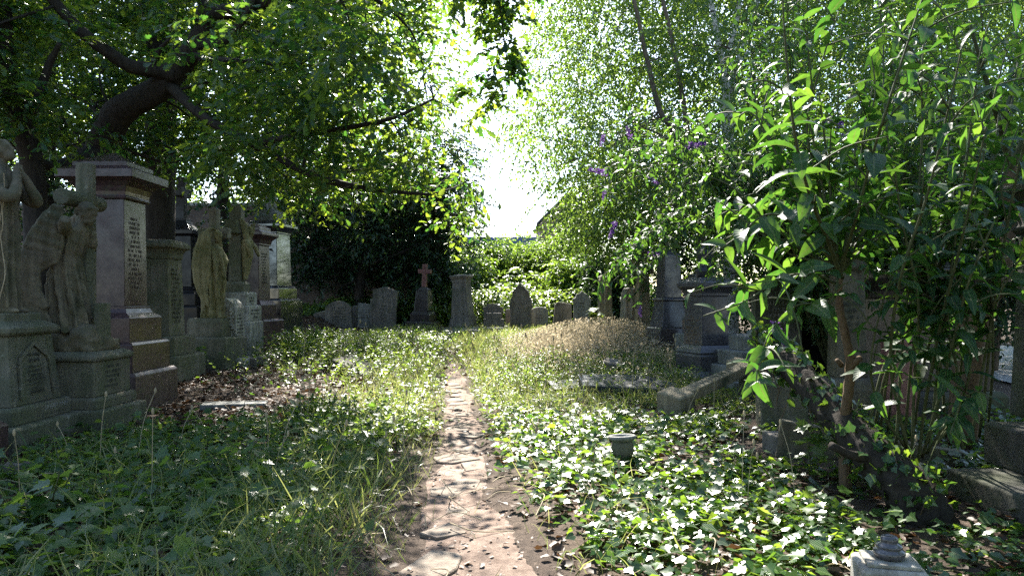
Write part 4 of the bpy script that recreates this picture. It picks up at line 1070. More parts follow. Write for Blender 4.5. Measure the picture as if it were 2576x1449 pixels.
def grp(keep, n, x0, x1, y0, y1):
    p = scat(r, n, x0, x1, y0, y1, keep); return p[clear(p[:, 0], p[:, 1])]
def rdir(n, up=0., s=1.):
    a = r.uniform(0, 2 * math.pi, n); return np.stack([np.cos(a) * s, np.sin(a) * s, np.full(n, up)], 1)

# fallen leaves everywhere, thick under the trees on the left
f = Fol()
def k1(x, y):
    q = .16 + .8 * ((x < -1.7) & (y > 7.5) & (y < 17)) + .8 * ((x < -4.5) & (y > 15))  + .35 * ((x > .2) & (y < 9)) + .2 * (x < -1)
    return np.where(onpath(x, y), np.where(y < 6.5, .5, .2), np.clip(q * (.75 + .5 * wob(x, y)), 0, 1))
p = grp(k1, 76000, -9, 6.5, 2.6, 27)
n = len(p); op = onpath(p[:, 0], p[:, 1]); p[:, 2] += r.uniform(.0, .045, n) * np.where(op, .25, 1) + np.where(op, .012, 0)
f.add('litter', p, rdir(n, .1), UP + r.normal(size=(n, 3)) * np.where(op, .15, .5)[:, None], r.uniform(.045, .095, n) * np.where(op, r.uniform(.12, .6, n), 1), r.random(n) ** 1.7)
o = f.build('fallen_leaves', M['litter']); tag(o, 'brown fallen leaves lying over the ground', kind='stuff')

# ivy carpet on the right
f = Fol()
def k2(x, y):
    q = sstep(.02, .5, pd(x, y) - pathw(y) - np.where(y < 5.4, .20 * (5.4 - y), 0)) * sstep(10.0, 7.6, y) * np.clip(.72 + 1.0 * wob(x, y, 1.4), .06, 1)
    q = q * np.where((x > 2.2) & (y < 5.6), .32, 1)
    return np.where(onpath(x, y), 0, q)
p = grp(k2, 44000, -.6, 6.5, 2.5, 10)
n = len(p); hgt = r.uniform(.02, .13, n) + .06 * np.clip(wob(p[:, 0], p[:, 1], 2.2, 4), 0, 1); p[:, 2] += hgt
f.add('ivy', p, rdir(n, -.12), UP + r.normal(size=(n, 3)) * np.array([.55, .55, .2]), r.uniform(.034, .082, n) * np.where(r.random(n) < .08, 1.4, 1), r.normal(.42, .3, n))
# scattered ivy on the shady left and at the monument feet
def k2b(x, y): return np.clip(.12 + .5 * wob(x, y, 1.1, 2), 0, .5) * ((x < -1.1) & ~onpath(x, y)) * np.where((x < -1.8) & (y > 7.5), .3, 1)
p = grp(k2b, 20000, -5.5, -.9, 3, 16); n = len(p); p[:, 2] += r.uniform(.03, .14, n)
f.add('ivy', p, rdir(n, -.1), UP + r.normal(size=(n, 3)) * .4, r.uniform(.04, .085, n), r.normal(.35, .25, n))
o = f.build('ivy_carpet', M['ivy']); tag(o, 'glossy ivy covering the ground', kind='stuff')

# bramble, nettle and broad leaves on the left
f = Fol()
def k3(x, y): return np.where(onpath(x, y), 0, sstep(.35, .8, -pd(x, y) - pathw(y)) * sstep(10., 8.3, y + .35 * np.maximum(0, -x - 1.6)) * sstep(-4.6, -3.9, x) * np.clip(.6 + .6 * wob(x, y, 1.2, 5), .08, 1))
p = grp(k3, 6000, -4.6, -.5, 3.0, 10.5); n = len(p)
d_ = rdir(n, 1.3); hl = r.uniform(.10, .42, n)
sprays(f, r, p, d_, hl, 6, 'ovate', .08, droop=.45, tint=(.35, .25), cull=False, hang=.1)
p = grp(k3, 2000, -4.6, -.5, 2.8, 9.0); n = len(p); p[:, 2] += r.uniform(.06, .30, n)
f.add('maple', p, rdir(n, -.05), UP + r.normal(size=(n, 3)) * .35, r.uniform(.06, .135, n), r.normal(.4, .3, n))
# bramble runners and other seedlings among the ivy
p = grp(lambda x, y: k2(x, y) * .8, 1100, -.4, 5., 2.8, 9.5); n = len(p)
sprays(f, r, p, rdir(n, .7), r.uniform(.12, .4, n), 6, 'ovate', .07, droop=.5, tint=(.5, .3), cull=False, hang=.1)
p = grp(lambda x, y: k2(x, y) * .8, 900, -.4, 5., 2.8, 9.5); n = len(p); p[:, 2] += r.uniform(.04, .2, n)
f.add('maple', p, rdir(n, -.05), UP + r.normal(size=(n, 3)) * .4, r.uniform(.05, .11, n), r.normal(.5, .3, n))
# low leaves right of the path, mid distance
def k4(x, y): return np.where(onpath(x, y), 0, sstep(.0, .25, np.abs(pd(x, y)) - pathw(y)) * sstep(7.0, 8.8, y) * sstep(15.5, 12.5, y) * np.clip(.75 + .4 * wob(x, y), .2, 1))
p = grp(lambda x, y: k4(x, y) * np.where((x < -1.7) & (y > 8), .12, 1), 6500, -2.2, 3.4, 7, 16); n = len(p)
sprays(f, r, p, rdir(n, 1.0), r.uniform(.08, .26, n), 6, 'ovate', .052, droop=.4, tint=(.72, .2), cull=False, hang=.1)
# lit hump left, mid distance, plus shrubby weeds by the dark pillar
def k5(x, y): return np.exp(-((x + 2.7) / 1.1) ** 2 - ((y - 16.5) / 3.) ** 2) + np.exp(-((x + 4.6) / .8) ** 2 - ((y - 16.5) / 1.8) ** 2)
p = grp(k5, 4200, -6, -.8, 12, 22); n = len(p)
sprays(f, r, p, rdir(n, 1.4, .8), r.uniform(.3, .75, n), 10, 'ovate', .066, droop=.3, tint=(.6, .25), cull=False, hang=.15)
def k6(x, y): return np.exp(-((x + 1.9) / .55) ** 2 - ((y - 8.6) / 1.5) ** 2)
p = grp(k6, 1500, -4, -.7, 6, 12); n = len(p)
sprays(f, r, p, rdir(n, 1.6, .8), r.uniform(.2, .50, n), 8, 'ovate', .055, droop=.3, tint=(.5, .25), cull=False, hang=.15)
o = f.build('weeds', M['weed']); tag(o, 'mixed leafy weeds, bramble and nettle over the ground', kind='stuff')

# grass
f = Fol()
def k7(x, y):
    e = -pd(x, y) - pathw(y)
    q = sstep(-.06, .10, e) * sstep(2.2, .5, e) * .95
    q = np.maximum(q, sstep(-.05, .1, pd(x, y) - pathw(y)) * sstep(8.5, 10.5, y) * sstep(3.6, 2.2, x) * .8)
    q = np.maximum(q, ((y > 13.5) & (y < 24)) * sstep(-5, -3, x) * sstep(4.6, 3, x) * .85)
    q = np.maximum(q, ((x < -1) & (x > -4.4) & (y < 8.5)) * np.clip(.18 + .5 * wob(x, y, 1.6, 8), 0, .8))
    q = np.maximum(q, sstep(0., .25, pd(x, y) - pathw(y)) * (y < 9) * (x < 1.1) * .14)
    return np.where(onpath(x, y), .015, q * np.clip(.75 + .45 * wob(x, y, 2.5, 3), .2, 1))
for nm, cnt in (('bl0', 30000), ('bl1', 36000), ('bl2', 32000)):
    p = grp(k7, cnt, -4.6, 4.6, 2.8, 25); n = len(p)
    far = sstep(6, 16, p[:, 1])
    ln = r.uniform(.10, .36, n) * np.where((p[:, 1] < 6.5) & (p[:, 0] < -.8), 1.35, 1) * np.where(np.abs(pd(p[:, 0], p[:, 1])) < pathw(p[:, 1]) + .25, .55, 1)
    f.add(nm, p, rdir(n, 1.5), rdir(n, .2), ln, r.normal(.45, .28, n), wf=r.uniform(.7, 1.3, n) * (1 + 1.2 * far))
o = f.build('grass', M['grass']); tag(o, 'green grass growing along the path and over the clearing', kind='stuff')

# dry grass mound
f = Fol()
def k8(x, y): return np.clip(1.25 * np.exp(-((x - 2.0) / 2.0) ** 2 - ((y - 16.8) / 3.8) ** 2) + .5 * np.exp(-((x - .9) / .8) ** 2 - ((y - 14.5) / 2) ** 2) - .12, 0, 1) * (pd(x, y) > .15)
for nm, cnt in (('bl0', 30000), ('bl1', 34000)):
    p = grp(k8, cnt, -.6, 5.4, 11, 23); n = len(p)
    kq = .3 + .7 * k8(p[:, 0], p[:, 1]); f.add(nm, p, rdir(n, 1.7), rdir(n, .2), r.uniform(.2, .62, n) * kq, r.normal(.5, .28, n), wf=1.1)
p = grp(k8, 52000, -.6, 5.4, 11, 23); n = len(p); p[:, 2] += r.uniform(.2, .55, n) * (.3 + .7 * k8(p[:, 0], p[:, 1]))
f.add('dia', p, rdir(n, .9), rdir(n, .3), r.uniform(.022, .06, n), r.normal(.8, .2, n))
o = f.build('dry_grass', M['dry']); tag(o, 'dry straw coloured grass on the sunlit mound', kind='stuff')
f = Fol()
p = grp(lambda x, y: np.clip(k8(x, y), .08, .5) * (pd(x, y) > .1) * (y > 11.5), 24000, -.6, 5.2, 11, 22); n = len(p)
sprays(f, r, p, rdir(n, 1.4, .8), r.uniform(.15, .46, n), 7, 'lsmall', .055, droop=.2, tint=(.8, .2), cull=False, hang=.0)
p = grp(lambda x, y: np.clip(1.1 * np.exp(-((x - 1.4) / 1.5) ** 2 - ((y - 13.2) / 1.3) ** 2), 0, 1) * (pd(x, y) > .3), 5200, -.4, 4.4, 10.5, 16); n = len(p)
sprays(f, r, p, rdir(n, 1.5, .8), r.uniform(.2, .55, n), 9, 'ovate', .05, droop=.25, tint=(.65, .25), cull=False, hang=.1)
o = f.build('meadow_weeds', M['weed']); tag(o, 'green weeds growing through the dry grass mound', kind='stuff')

# seed stalks, dry stems and twigs
mb = MB()
for k in range(150):
    x = r.uniform(-4, 3.6); y = r.uniform(4.6, 19)
    if onpath(np.array([x]), np.array([y]))[0] or not clear(np.array([x]), np.array([y]))[0]: continue
    h = r.uniform(.25, .7); z = gz(x, y); a, b = r.normal(size=2) * .12
    w = .0018 + .00022 * y
    mb.tube(np.array([[x, y, z, w], [x + a * .5, y + b * .5, z + h * .6, w * .9], [x + a * 1.4, y + b * 1.4, z + h, w * .8]]), 4, 0, 3)
    mb.ell((x + a * 1.45, y + b * 1.45, z + h + .015), (w * 3.5, w * 3.5, w * 9), 5, 4)
mb.build('seed_stalks', M['straw']); tag(bpy.data.objects['seed_stalks'], 'thin dry seed stalks among the weeds', kind='stuff')
mb = MB()
for k in range(330):
    x = r.uniform(-4.5, 4.2); y = 3.0 + 7 * r.random() ** 1.3
    if x > 0 and r.random() < .25: x = r.uniform(1.5, 4.0)
    if not clear(np.array([x]), np.array([y]))[0]: continue
    z = gz(x, y) + .015; L = r.uniform(.1, .5); a = r.uniform(0, 6.28); w = r.uniform(.002, .005)
    c = np.array([math.cos(a), math.sin(a)]); sd = np.array([-c[1], c[0]]) * r.normal() * .2 * L
    mb.tube(np.array([[x, y, z + r.uniform(0, .04), w], [x + c[0] * L * .5 + sd[0], y + c[1] * L * .5 + sd[1], z + r.uniform(.01, .10), w], [x + c[0] * L, y + c[1] * L, z + r.uniform(0, .05), w * .6]]), 5, .05, 4)
mb.build('dead_twigs', M['straw']); tag(bpy.data.objects['dead_twigs'], 'dead twigs and vine stems on the ground', kind='stuff')
# paved walk glimpsed at the right edge, sunlight put into its pale colour
mb = MB(); ys = np.linspace(9, 24, 40); v = []; f = []
for y in ys:
    for x in (8.4, 10.2, 12.4): v.append((x + .2 * math.sin(y * .5), y, gz(x, y) + .03))
for i in range(39):
    for j in range(2): f.append([3 * i + j, 3 * i + j + 1, 3 * i + 4 + j, 3 * i + 3 + j])
mb.add(v, f); o = mb.build('walkway', plain('sun_paled_paving', (.34, .33, .32), .8, .2), smooth=True); tag(o, kind='structure', label='paved walk beyond the right hand monuments, paled to look sunlit')
# grave gravel bottom right
mb = MB()
for k in range(900):
    x = r.uniform(1.95, 3.4); y = r.uniform(2.7, 3.36 + .29 * (x - 2.55)); s = r.uniform(.006, .016)
    mb.ell((x, y, gz(x, y) + .03 + s * .3), (s, s * r.uniform(.7, 1.2), s * .7), 5, 3)
mb.build('gravel', M['dark']); tag(bpy.data.objects['gravel'], 'dark gravel filling the grave at the bottom right', kind='stuff')

# stone urn standing in the ivy
x, y = X(1570, 6.35), 6.35
t = thing('stone_urn', 'small round stone urn with a wide rim standing in the ivy', 'urn', (x, y, gz(x, y)), 0, tilt=(R(-4), R(-3)))
mb = MB(); mb.lathe([(.075, -.05), (.08, .03), (.055, .05), (.05, .075), (.07, .10), (.092, .15), (.098, .20), (.09, .225), (.082, .24), (.07, .245), (.03, .24)], 30)
mb.build('body', M['moss'], t, smooth=True)
mb = MB(); mb.lathe([(.082, .24), (.095, .25), (.116, .262), (.123, .275), (.12, .289), (.106, .296), (.095, .29), (.084, .265), (.06, .245), (.002, .242)], 30)
mb.build('rim', M['grey'], t, smooth=True)
x, y = X(1537, 12.6), 12.6
t = thing('stone_urn', 'dark overturned stump of an urn in the weeds below the mound', 'urn', (x, y, gz(x, y)), 0, tilt=(R(12), R(9)))
mb = MB(); mb.lathe([(.15, -.05), (.14, .08), (.10, .12), (.14, .22), (.19, .27), (.17, .31), (.12, .30), (.01, .24)], 22); mb.build('body', M['dark'], t, smooth=True)
# red and pink broken stones left foreground
t = mon('broken_stone', 'two broken brownish stones lying at the foot of the left row', 'stone', X(45, 6.2), 6.2, R(20), sink=0)
part(t, 'stone', [(.12, .09, -.05), (.10, .07, .10)], M['dark']); part(t, 'stone', [(.09, .09, -.05), (.08, .08, .08)], M['pinkrough'], (.24, .05))
# ------------------------------------------------------------------ trees and shrubs
def inside(poly, x, y):
    c = False; n = len(poly); j = n - 1
    for i in range(n):
        (xi, yi), (xj, yj) = poly[i], poly[j]
        if (yi > y) != (yj > y) and x < (xj - xi) * (y - yi) / (yj - yi) + xi: c = not c
        j = i
    return c
def fill(poly, step, d0, d1, rpx, n, seed, depth=.8, flat=.75):
    """clumps spread through a crown whose outline, seen from the path, is the polygon"""
    r = np.random.default_rng(seed); xs = [p[0] for p in poly]; ys = [p[1] for p in poly]; out = []
    for px in np.arange(min(xs), max(xs), step):
        for py in np.arange(min(ys), max(ys), step * .8):
            a, b = px + r.uniform(-.5, .5) * step, py + r.uniform(-.4, .4) * step
            if not inside(poly, a, b): continue
            d = r.uniform(d0, d1); q = r.uniform(.7, 1.25) * rpx / F * d
            out.append((P(a, b, d), (q, depth, q * flat), n))
    return out
def tr(*pts): return [(*P(px, py, d), rr) for px, py, d, rr in pts]
def grd(px, d): return (X(px, d), d, gz(X(px, d), d))

# great oak on the left, leaning over the monuments
oakpoly = [(-120, -330), (900, -330), (1050, -260), (1120, -60), (1130, 120), (1165, 230), (1150, 310), (1175, 400), (1170, 480), (1120, 545), (1030, 560), (930, 545), (830, 520), (730, 500), (600, 440), (430, 400), (300, 420), (180, 380), (70, 300), (-120, 320)]
left = [(-120, -330), (760, -330), (700, 60), (600, 300), (600, 440), (430, 400), (300, 420), (180, 380), (70, 300), (-120, 320)]
right = [(760, -330), (900, -330), (1050, -260), (1120, -60), (1120, 120), (1135, 230), (1140, 310), (1160, 400), (1160, 480), (1110, 530), (1030, 530), (930, 530), (830, 520), (730, 500), (600, 440), (600, 300), (700, 60)]
cl = fill(left, 92, 11.9, 14.6, 74, 34, 5, .8, .5) + fill(left, 200, 8.8, 10.2, 55, 22, 6) + fill(right, 92, 8.6, 13.2, 78, 40, 7, .8, .42)
cl += [(P(px, py, 6.9), (.15, .2, .15), 20, .0, .085, .2) for px, py in ((1250, 10), (1268, 80), (1258, 130), (1270, 185), (1280, -20), (1140, -20), (1200, -30), (1215, 250))]
cl += [(P(px, py, dd), (.22, .3, .18), 13, .0) for px, py, dd in ((1150, 555, 12), (1165, 520, 11.5), (1160, 450, 11), (880, 130, 7.2), (860, 60, 7.2), (790, 20, 7), (905, 180, 7.2), (640, 90, 8.0), (570, 80, 7.8))]
base = grd(238, 11.9)
tree('oak_tree', 'big leaning oak with dark spreading limbs over the left hand monuments', base,
     [[(*base[:2], base[2] - .2, .36)] + tr((245, 520, 11.8, .28), (258, 380, 11.6, .25), (300, 285, 11.3, .22), (395, 228, 11., .19), (452, 165, 10.8, .175), (497, 108, 10.6, .14), (522, 10, 10.5, .125), (535, -160, 10.5, .11)),
      tr((440, 185, 10.8, .15), (395, 178, 10.7, .115), (330, 168, 10.4, .10), (280, 138, 10.2, .088), (205, 80, 10.0, .078), (130, -5, 9.8, .07), (60, -110, 9.6, .05)),
      tr((500, 110, 10.6, .11), (548, 112, 10.3, .06), (590, 78, 10.2, .05), (635, 10, 10.0, .045), (660, -80, 10, .03)),
      tr((490, 140, 10.6, .07), (545, 150, 10.0, .04), (640, 155, 9.6, .028), (730, 168, 9.4, .024), (775, 150, 9.2, .02), (830, 124, 9.0, .012)),
      tr((420, 210, 10.9, .09), (520, 300, 10.5, .065), (640, 360, 10.2, .055), (760, 430, 10., .045), (880, 468, 9.8, .045), (985, 482, 9.6, .03), (1080, 490, 9.6, .02)),
      tr((520, 40, 10.5, .12), (620, 20, 10.2, .09), (740, -10, 10, .07), (860, -60, 9.8, .05)),
      tr((740, -10, 10, .05), (950, -260, 8.4, .04), (1150, -330, 7.1, .03), (1235, -240, 6.9, .02), (1250, -60, 6.9, .012), (1268, 100, 6.9, .008), (1282, 200, 6.9, .004)),
     tr((385, 172, 10.7, .06), (400, 130, 10.5, .035), (425, 100, 10.4, .02)),
      tr((258, 380, 11.6, .2), (140, 420, 10.8, .08), (60, 380, 10.4, .05), (-40, 330, 10, .03)),
      tr((640, 360, 10.2, .05), (820, 330, 9.6, .035), (980, 300, 9.2, .025), (1090, 250, 9.2, .015))],
     cl, 'oak', M['oak'], M['barkd'], .118, nl=9, ln=.46, seed=3, tint=(.34, .28), strong=.85, clab='deep green lobed oak leaves, yellow where the sun shines through')
# second oak at the left edge, third trunk behind
base = grd(110, 10.3)
tree('oak_tree', 'slimmer oak trunk forking at the left edge of the photo', base,
     [[(*base[:2], base[2] - .2, .2)] + tr((90, 520, 10.2, .16), (62, 335, 10., .14), (35, 260, 9.9, .12), (12, 120, 9.8, .10), (18, -60, 9.8, .08)),
      tr((45, 290, 9.9, .08), (95, 235, 9.8, .06), (125, 160, 9.7, .05), (150, 110, 9.6, .03))],
     fill([(-300, -300), (60, -300), (90, 60), (60, 260), (-300, 280)], 90, 8.5, 10.5, 70, 40, 8), 'oak', M['oak'], M['barkd'], .108, seed=4)
base = grd(395, 15.0)
tree('oak_tree', 'thick dark trunk standing further back between the limbs of the big oak', base,
     [[(*base[:2], base[2] - .2, .36)] + tr((402, 420, 15., .30), (408, 180, 15, .26), (385, 20, 15, .23), (372, -160, 15, .2)), tr((410, 110, 15, .15), (432, 20, 15, .13), (436, -120, 15, .11)), tr((410, 200, 15, .13), (520, 150, 15, .12), (650, 40, 15, .1), (760, -60, 15, .07))],
     fill([(-200, -300), (1000, -300), (1050, 60), (960, 260), (700, 330), (400, 330), (-100, 300)], 115, 14, 18, 95, 26, 9, 1.2), 'oak', M['oak'], M['barkd'], .13, ln=.6, seed=5, strong=.8)

# dense trees in front of the brick wall
base = grd(900, 28.4)
tree('evergreen_tree', 'dark multi stemmed evergreen with bare lower branches in front of the brick wall', base,
     [[(*base[:2], base[2] - .2, .2)] + tr((905, 720, 28.4, .18), (915, 660, 28.4, .15), (930, 560, 28.4, .1), (960, 430, 28.4, .06)), tr((905, 690, 28.4, .12), (860, 660, 28.0, .08), (800, 640, 27.8, .05)), tr((912, 670, 28.4, .1), (1000, 640, 27.9, .06), (1080, 600, 27.7, .04)), tr((906, 700, 28.4, .06), (850, 720, 27.8, .03), (790, 690, 27.8, .02))],
     fill([(690, 380), (1120, 380), (1180, 560), (1150, 690), (1090, 720), (1000, 740), (960, 680), (880, 690), (800, 720), (700, 700)], 56, 27, 29.4, 58, 50, 21, 1.), 'dia', M['bay'], M['barkd'], .17, ln=.6, nl=9, seed=11, hang=.5, strong=.0)
base = grd(1090, 28.7)
tree('evergreen_tree', 'narrow shady tree at the right end of the brick wall', base,
     [[(*base[:2], base[2] - .2, .16)] + tr((1095, 700, 28.7, .13), (1105, 560, 28.7, .09), (1115, 400, 28.7, .05))],
     fill([(1040, 330), (1150, 320), (1200, 480), (1190, 600), (1140, 760), (1060, 760), (1040, 600)], 58, 27.8, 29.6, 56, 40, 22, .9), 'dia', M['bay'], M['barkd'], .16, ln=.55, nl=9, seed=12, strong=.0)
base = grd(560, 24.)
tree('evergreen_tree', 'dense leafy tree rising behind the angel and the black cross', base,
     [[(*base[:2], base[2] - .2, .25)] + tr((560, 500, 24, .2), (580, 300, 24, .14), (600, 60, 24, .08))],
     fill([(330, -560), (900, -560), (860, 300), (720, 560), (600, 600), (540, 460), (470, 440), (400, 300)], 78, 21, 26, 76, 28, 23, 1.3), 'dia', M['bay'], M['barkd'], .19, ln=.7, nl=9, seed=13, strong=.0)
base = grd(120, 19.)
tree('evergreen_tree', 'dense dark tree filling the far left behind the praying statue', base,
     [[(*base[:2], base[2] - .2, .25)] + tr((130, 500, 19, .2), (120, 300, 19, .14), (140, 60, 19, .08))],
     fill([(-300, -480), (480, -480), (470, 420), (400, 560), (380, 700), (200, 720), (100, 690), (-250, 760)], 84, 16.5, 20, 78, 28, 24, 1.2), 'dia', M['bay'], M['barkd'], .15, ln=.6, nl=9, seed=14, strong=.0)
base = grd(860, 36.)
tree('lime_tree', 'tall pale green tree rising beyond the brick wall', base,
     [[(*base[:2], base[2] - .2, .3)] + tr((860, 500, 36, .26), (880, 200, 36, .18), (880, -100, 36, .1))],
     fill([(-200, -260), (1150, -260), (1130, 60), (1160, 250), (1190, 420), (1200, 560), (900, 560), (-200, 560)], 100, 32.5, 38, 98, 42, 25, 1.8), 'dia', M['shrub'], M['barkg'], .26, ln=1., nl=9, seed=15, strong=.0)

# birches on the right
base = grd(1838, 17.2)
birchpoly = [(1345, -160), (2700, -260), (2700, 300), (2300, 420), (2000, 480), (1760, 560), (1600, 560), (1500, 540), (1410, 480), (1395, 420), (1340, 390), (1275, 370), (1262, 330), (1300, 250), (1350, 180), (1330, 60)]
tree('birch_tree', 'silver birch with several white stems forking at the top right', base,
     [[(*base[:2], base[2] - .2, .2)] + tr((1835, 520, 17.2, .15), (1828, 255, 17., .125), (1822, 185, 16.9, .085), (1800, 70, 16.7, .065), (1778, -60, 16.5, .05)),
      tr((1829, 240, 17., .085), (1838, 120, 17, .07), (1858, 20, 17, .06), (1866, -90, 17, .05)),
      tr((1832, 260, 17., .07), (1850, 170, 17.2, .055), (1880, 90, 17.3, .05), (1915, -30, 17.4, .04)),
      tr((1850, 170, 17.2, .03), (1900, 110, 17.2, .025), (1960, 60, 17.2, .02))],
     fill(birchpoly, 80, 14.5, 22, 84, 68, 31, 1.4), 'birch', M['birch'], M['barkb'], .082, nl=11, ln=.62, seed=16, droop=.8, hang=.6, strong=.2, clab='small pale green birch leaves on drooping twigs')
base = grd(1765, 16.0)
tree('birch_tree', 'thin brown stemmed birch curving up left of the white stemmed one', base,
     [[(*base[:2], base[2] - .2, .11)] + tr((1770, 640, 16., .095), (1742, 500, 16, .085), (1700, 340, 16, .07), (1660, 280, 15.9, .06), (1630, 160, 15.8, .05), (1590, -20, 15.6, .04)),
      tr((1745, 520, 16., .06), (1725, 300, 16.3, .055), (1692, 110, 16.4, .05), (1655, -50, 16.5, .04))],
     fill([(1380, 380), (1560, 330), (1700, 420), (1700, 560), (1560, 650), (1450, 640), (1400, 560), (1420, 460)], 62, 14.6, 18.5, 66, 60, 32, .9), 'birch', M['birch'], M['barkg'], .082, nl=10, ln=.5, seed=17, droop=.6, hang=.5, strong=.2)
base = grd(2250, 24.)
tree('lime_tree', 'broad shady tree filling the top right behind the buddleia', base,
     [[(*base[:2], base[2] - .2, .3)] + tr((2250, 400, 24, .24), (2280, 100, 24, .16), (2300, -160, 24, .1))],
     fill([(1450, -800), (2900, -800), (2800, 720), (2500, 700), (2000, 720), (1640, 640), (1480, 500), (1420, 380), (1350, 330), (1400, 150)], 92, 22.5, 28, 100, 50, 33, 1.5), 'dia', M['shrub'], M['barkg'], .19, ln=.8, nl=9, seed=18, strong=.1)
base = grd(1480, 33.)
tree('lime_tree', 'rounded sunlit tree standing in front of the brick gable', base,
     [[(*base[:2], base[2] - .2, .2)] + tr((1480, 620, 33, .16), (1490, 500, 33, .1))],
     fill([(1430, 500), (1500, 430), (1640, 420), (1660, 640), (1470, 660), (1425, 620), (1415, 560)], 52, 31, 35, 50, 34, 34, 1.2), 'dia', M['shrub'], M['barkg'], .15, ln=.7, nl=9, seed=19, strong=.0)
r2 = np.random.default_rng(91)
LAB = ['dark shrub at the foot of the narrow evergreen by the path end', 'tall pale green bush below the left part of the metal roof', 'broad bright bush right under the metal roof', 'pale bush below the brick gable', 'bushy shrub left of the tall narrow rough topped stone', 'shadowed bush behind the tall rough stone cross']
for k, (px, py, rp, dd) in enumerate(((1160, 690, 62, 33), (1215, 660, 74, 35.5), (1310, 655, 84, 36.5), (1395, 650, 72, 35), (1468, 690, 66, 30), (1560, 690, 70, 26))):
    base = grd(px, dd); c = P(px, py, dd); q = rp / F * dd
    cs = [(c + np.array([r2.uniform(-.8, .8) * q, r2.uniform(-.5, .6), r2.uniform(-1.3, .62) * q]), (q * .42, .7, q * .30), 40) for _ in range(26)]
    tree('bush', LAB[k], base, [[(*base, .06), (*(c * .5 + np.array(base) * .5), .05), (*c, .03)]], cs, 'dia', M['shrub'] if k != 5 else M['bay'], M['barkg'], .17, ln=.6, nl=9, cat='bush', group='bushes at the back of the clearing', seed=40 + k, strong=.0)
# brambles in front of the bushes
f = Fol(); rb = np.random.default_rng(17)
for px in np.arange(770, 1640, 22):
    dd = rb.uniform(27.2, 29.5); x = X(px, dd); 
    top = np.interp(px, [770, 900, 1010, 1120, 1190, 1260, 1330, 1420, 1500, 1640], [765, 745, 735, 735, 725, 712, 725, 715, 725, 730]) + rb.uniform(-6, 14)
    h = Z(top, dd) - gz(x, dd)
    clump(f, rb, (x, dd, gz(x, dd) + h * .5), (.5, .8, h * .52), 62, 'ovate', .17, nl=7, ln=.5, droop=.7, tint=(.6, .25), cull=False, up=1.3, hang=.05)
for px in np.arange(1090, 1640, 20):
    dd = rb.uniform(31, 33); x = X(px, dd); h = Z(700 + rb.uniform(-28, 20), dd) - gz(x, dd)
    clump(f, rb, (x, dd, gz(x, dd) + h * .5), (.6, .7, h * .52), 60, 'ovate', .19, nl=7, ln=.6, droop=.6, tint=(.45, .25), cull=False, up=1.2, hang=.1)
o = f.build('brambles', M['bram']); tag(o, 'brambles and nettles massed behind the back row of headstones', kind='stuff')

# low leafy clumps standing on the clearing
for k, (lab, px, py, dd, rp, n, lf, m) in enumerate((('dark green bramble bush at the foot of the dark statue pillar', 770, 850, 16.6, 88, 26, .085, 'bram'),
        ('sunlit weedy bush behind the tipped kerb slab', 935, 868, 15.6, 70, 20, .06, 'weed'), ('pale sunlit clump of weeds left of the far end of the path', 1030, 862, 17.5, 58, 18, .06, 'weed'),
        ('leafy weed clump halfway between the leaf litter and the path', 800, 1035, 8.9, 105, 22, .06, 'weed'), ('tall mixed weed clump close to the left edge of the path', 985, 1075, 8.3, 85, 18, .055, 'weed'),
        ('green tangle at the near foot of the dry grass mound', 1395, 905, 13.4, 85, 24, .055, 'weed'), ('weed clump at the left end of the dark ledger slab', 1330, 940, 11.8, 75, 16, .05, 'weed'), ('green clump in front of the dark tapering obelisk base', 1545, 905, 13.6, 62, 16, .06, 'weed'))):
    rk = np.random.default_rng(300 + k); b = grd(px, dd); q = rp / F * dd; h = max(.25, Z(py - rp * .55, dd) - b[2]); f = Fol(); mb = MB()
    root = thing('bush', lab, 'bush', b, group='low bushes and weed clumps of the clearing')
    for i in range(n * 3):
        a = rk.uniform(0, 6.28); rr_ = q * math.sqrt(rk.random()); x0, y0 = b[0] + rr_ * .6 * math.cos(a), b[1] + rr_ * .6 * math.sin(a)
        e = np.array([b[0] + rr_ * 1.05 * math.cos(a) + rk.normal() * .05, b[1] + rr_ * 1.05 * math.sin(a) + rk.normal() * .05, b[2] + h * (1 - .5 * (rr_ / q) ** 2) * rk.uniform(.7, 1.1)])
        s = np.array([x0, y0, gz(x0, y0)])
        mb.tube(np.array([[*(s - b), .004], [*((s + e) / 2 - b + rk.normal(size=3) * .02), .0035], [*(e - b), .002]]), 4, 0, 3)
        sprays(f, rk, s[None], (e - s)[None], np.array([np.linalg.norm(e - s) * 1.05]), 14, 'ovate' if i % 3 else 'lsmall', lf, droop=.15, tint=(.55, .25), cull=False, hang=.12)
    mb.build('stems', M['gstem'], root); f.build('foliage', M[m], root)

# evergreen shrubs behind the right hand monuments
for k, (lab, poly, d0, d1, px) in enumerate((('dark leafy shrub behind the urn topped pedestal', [(1630, 480), (1900, 430), (1960, 700), (1900, 900), (1680, 900), (1620, 700)], 17.5, 20, 1780),
                                 ('dark shrub in deep shade behind the tan pillar', [(1900, 430), (2250, 430), (2300, 900), (1940, 900)], 14.5, 17, 2080),
                                 ('grey green shrub seen past the chest tomb at the right edge', [(2250, 380), (2750, 330), (2750, 830), (2480, 830), (2420, 720), (2300, 760)], 12.5, 15.5, 2500))):
    base = grd(px, (d0 + d1) / 2)
    tree('shrub', lab, base, [[(*base, .08), (*(np.array(base) + np.array([.1, 0, 1.2])), .05), (*(np.array(base) + np.array([.1, 0, 2.4])), .03)]],
         fill(poly, 76, d0, d1, 78, 54, 60 + k, .9), 'dia', M['bay'], M['barkg'], .13, ln=.5, nl=9, cat='shrub', seed=61 + k, strong=.0)

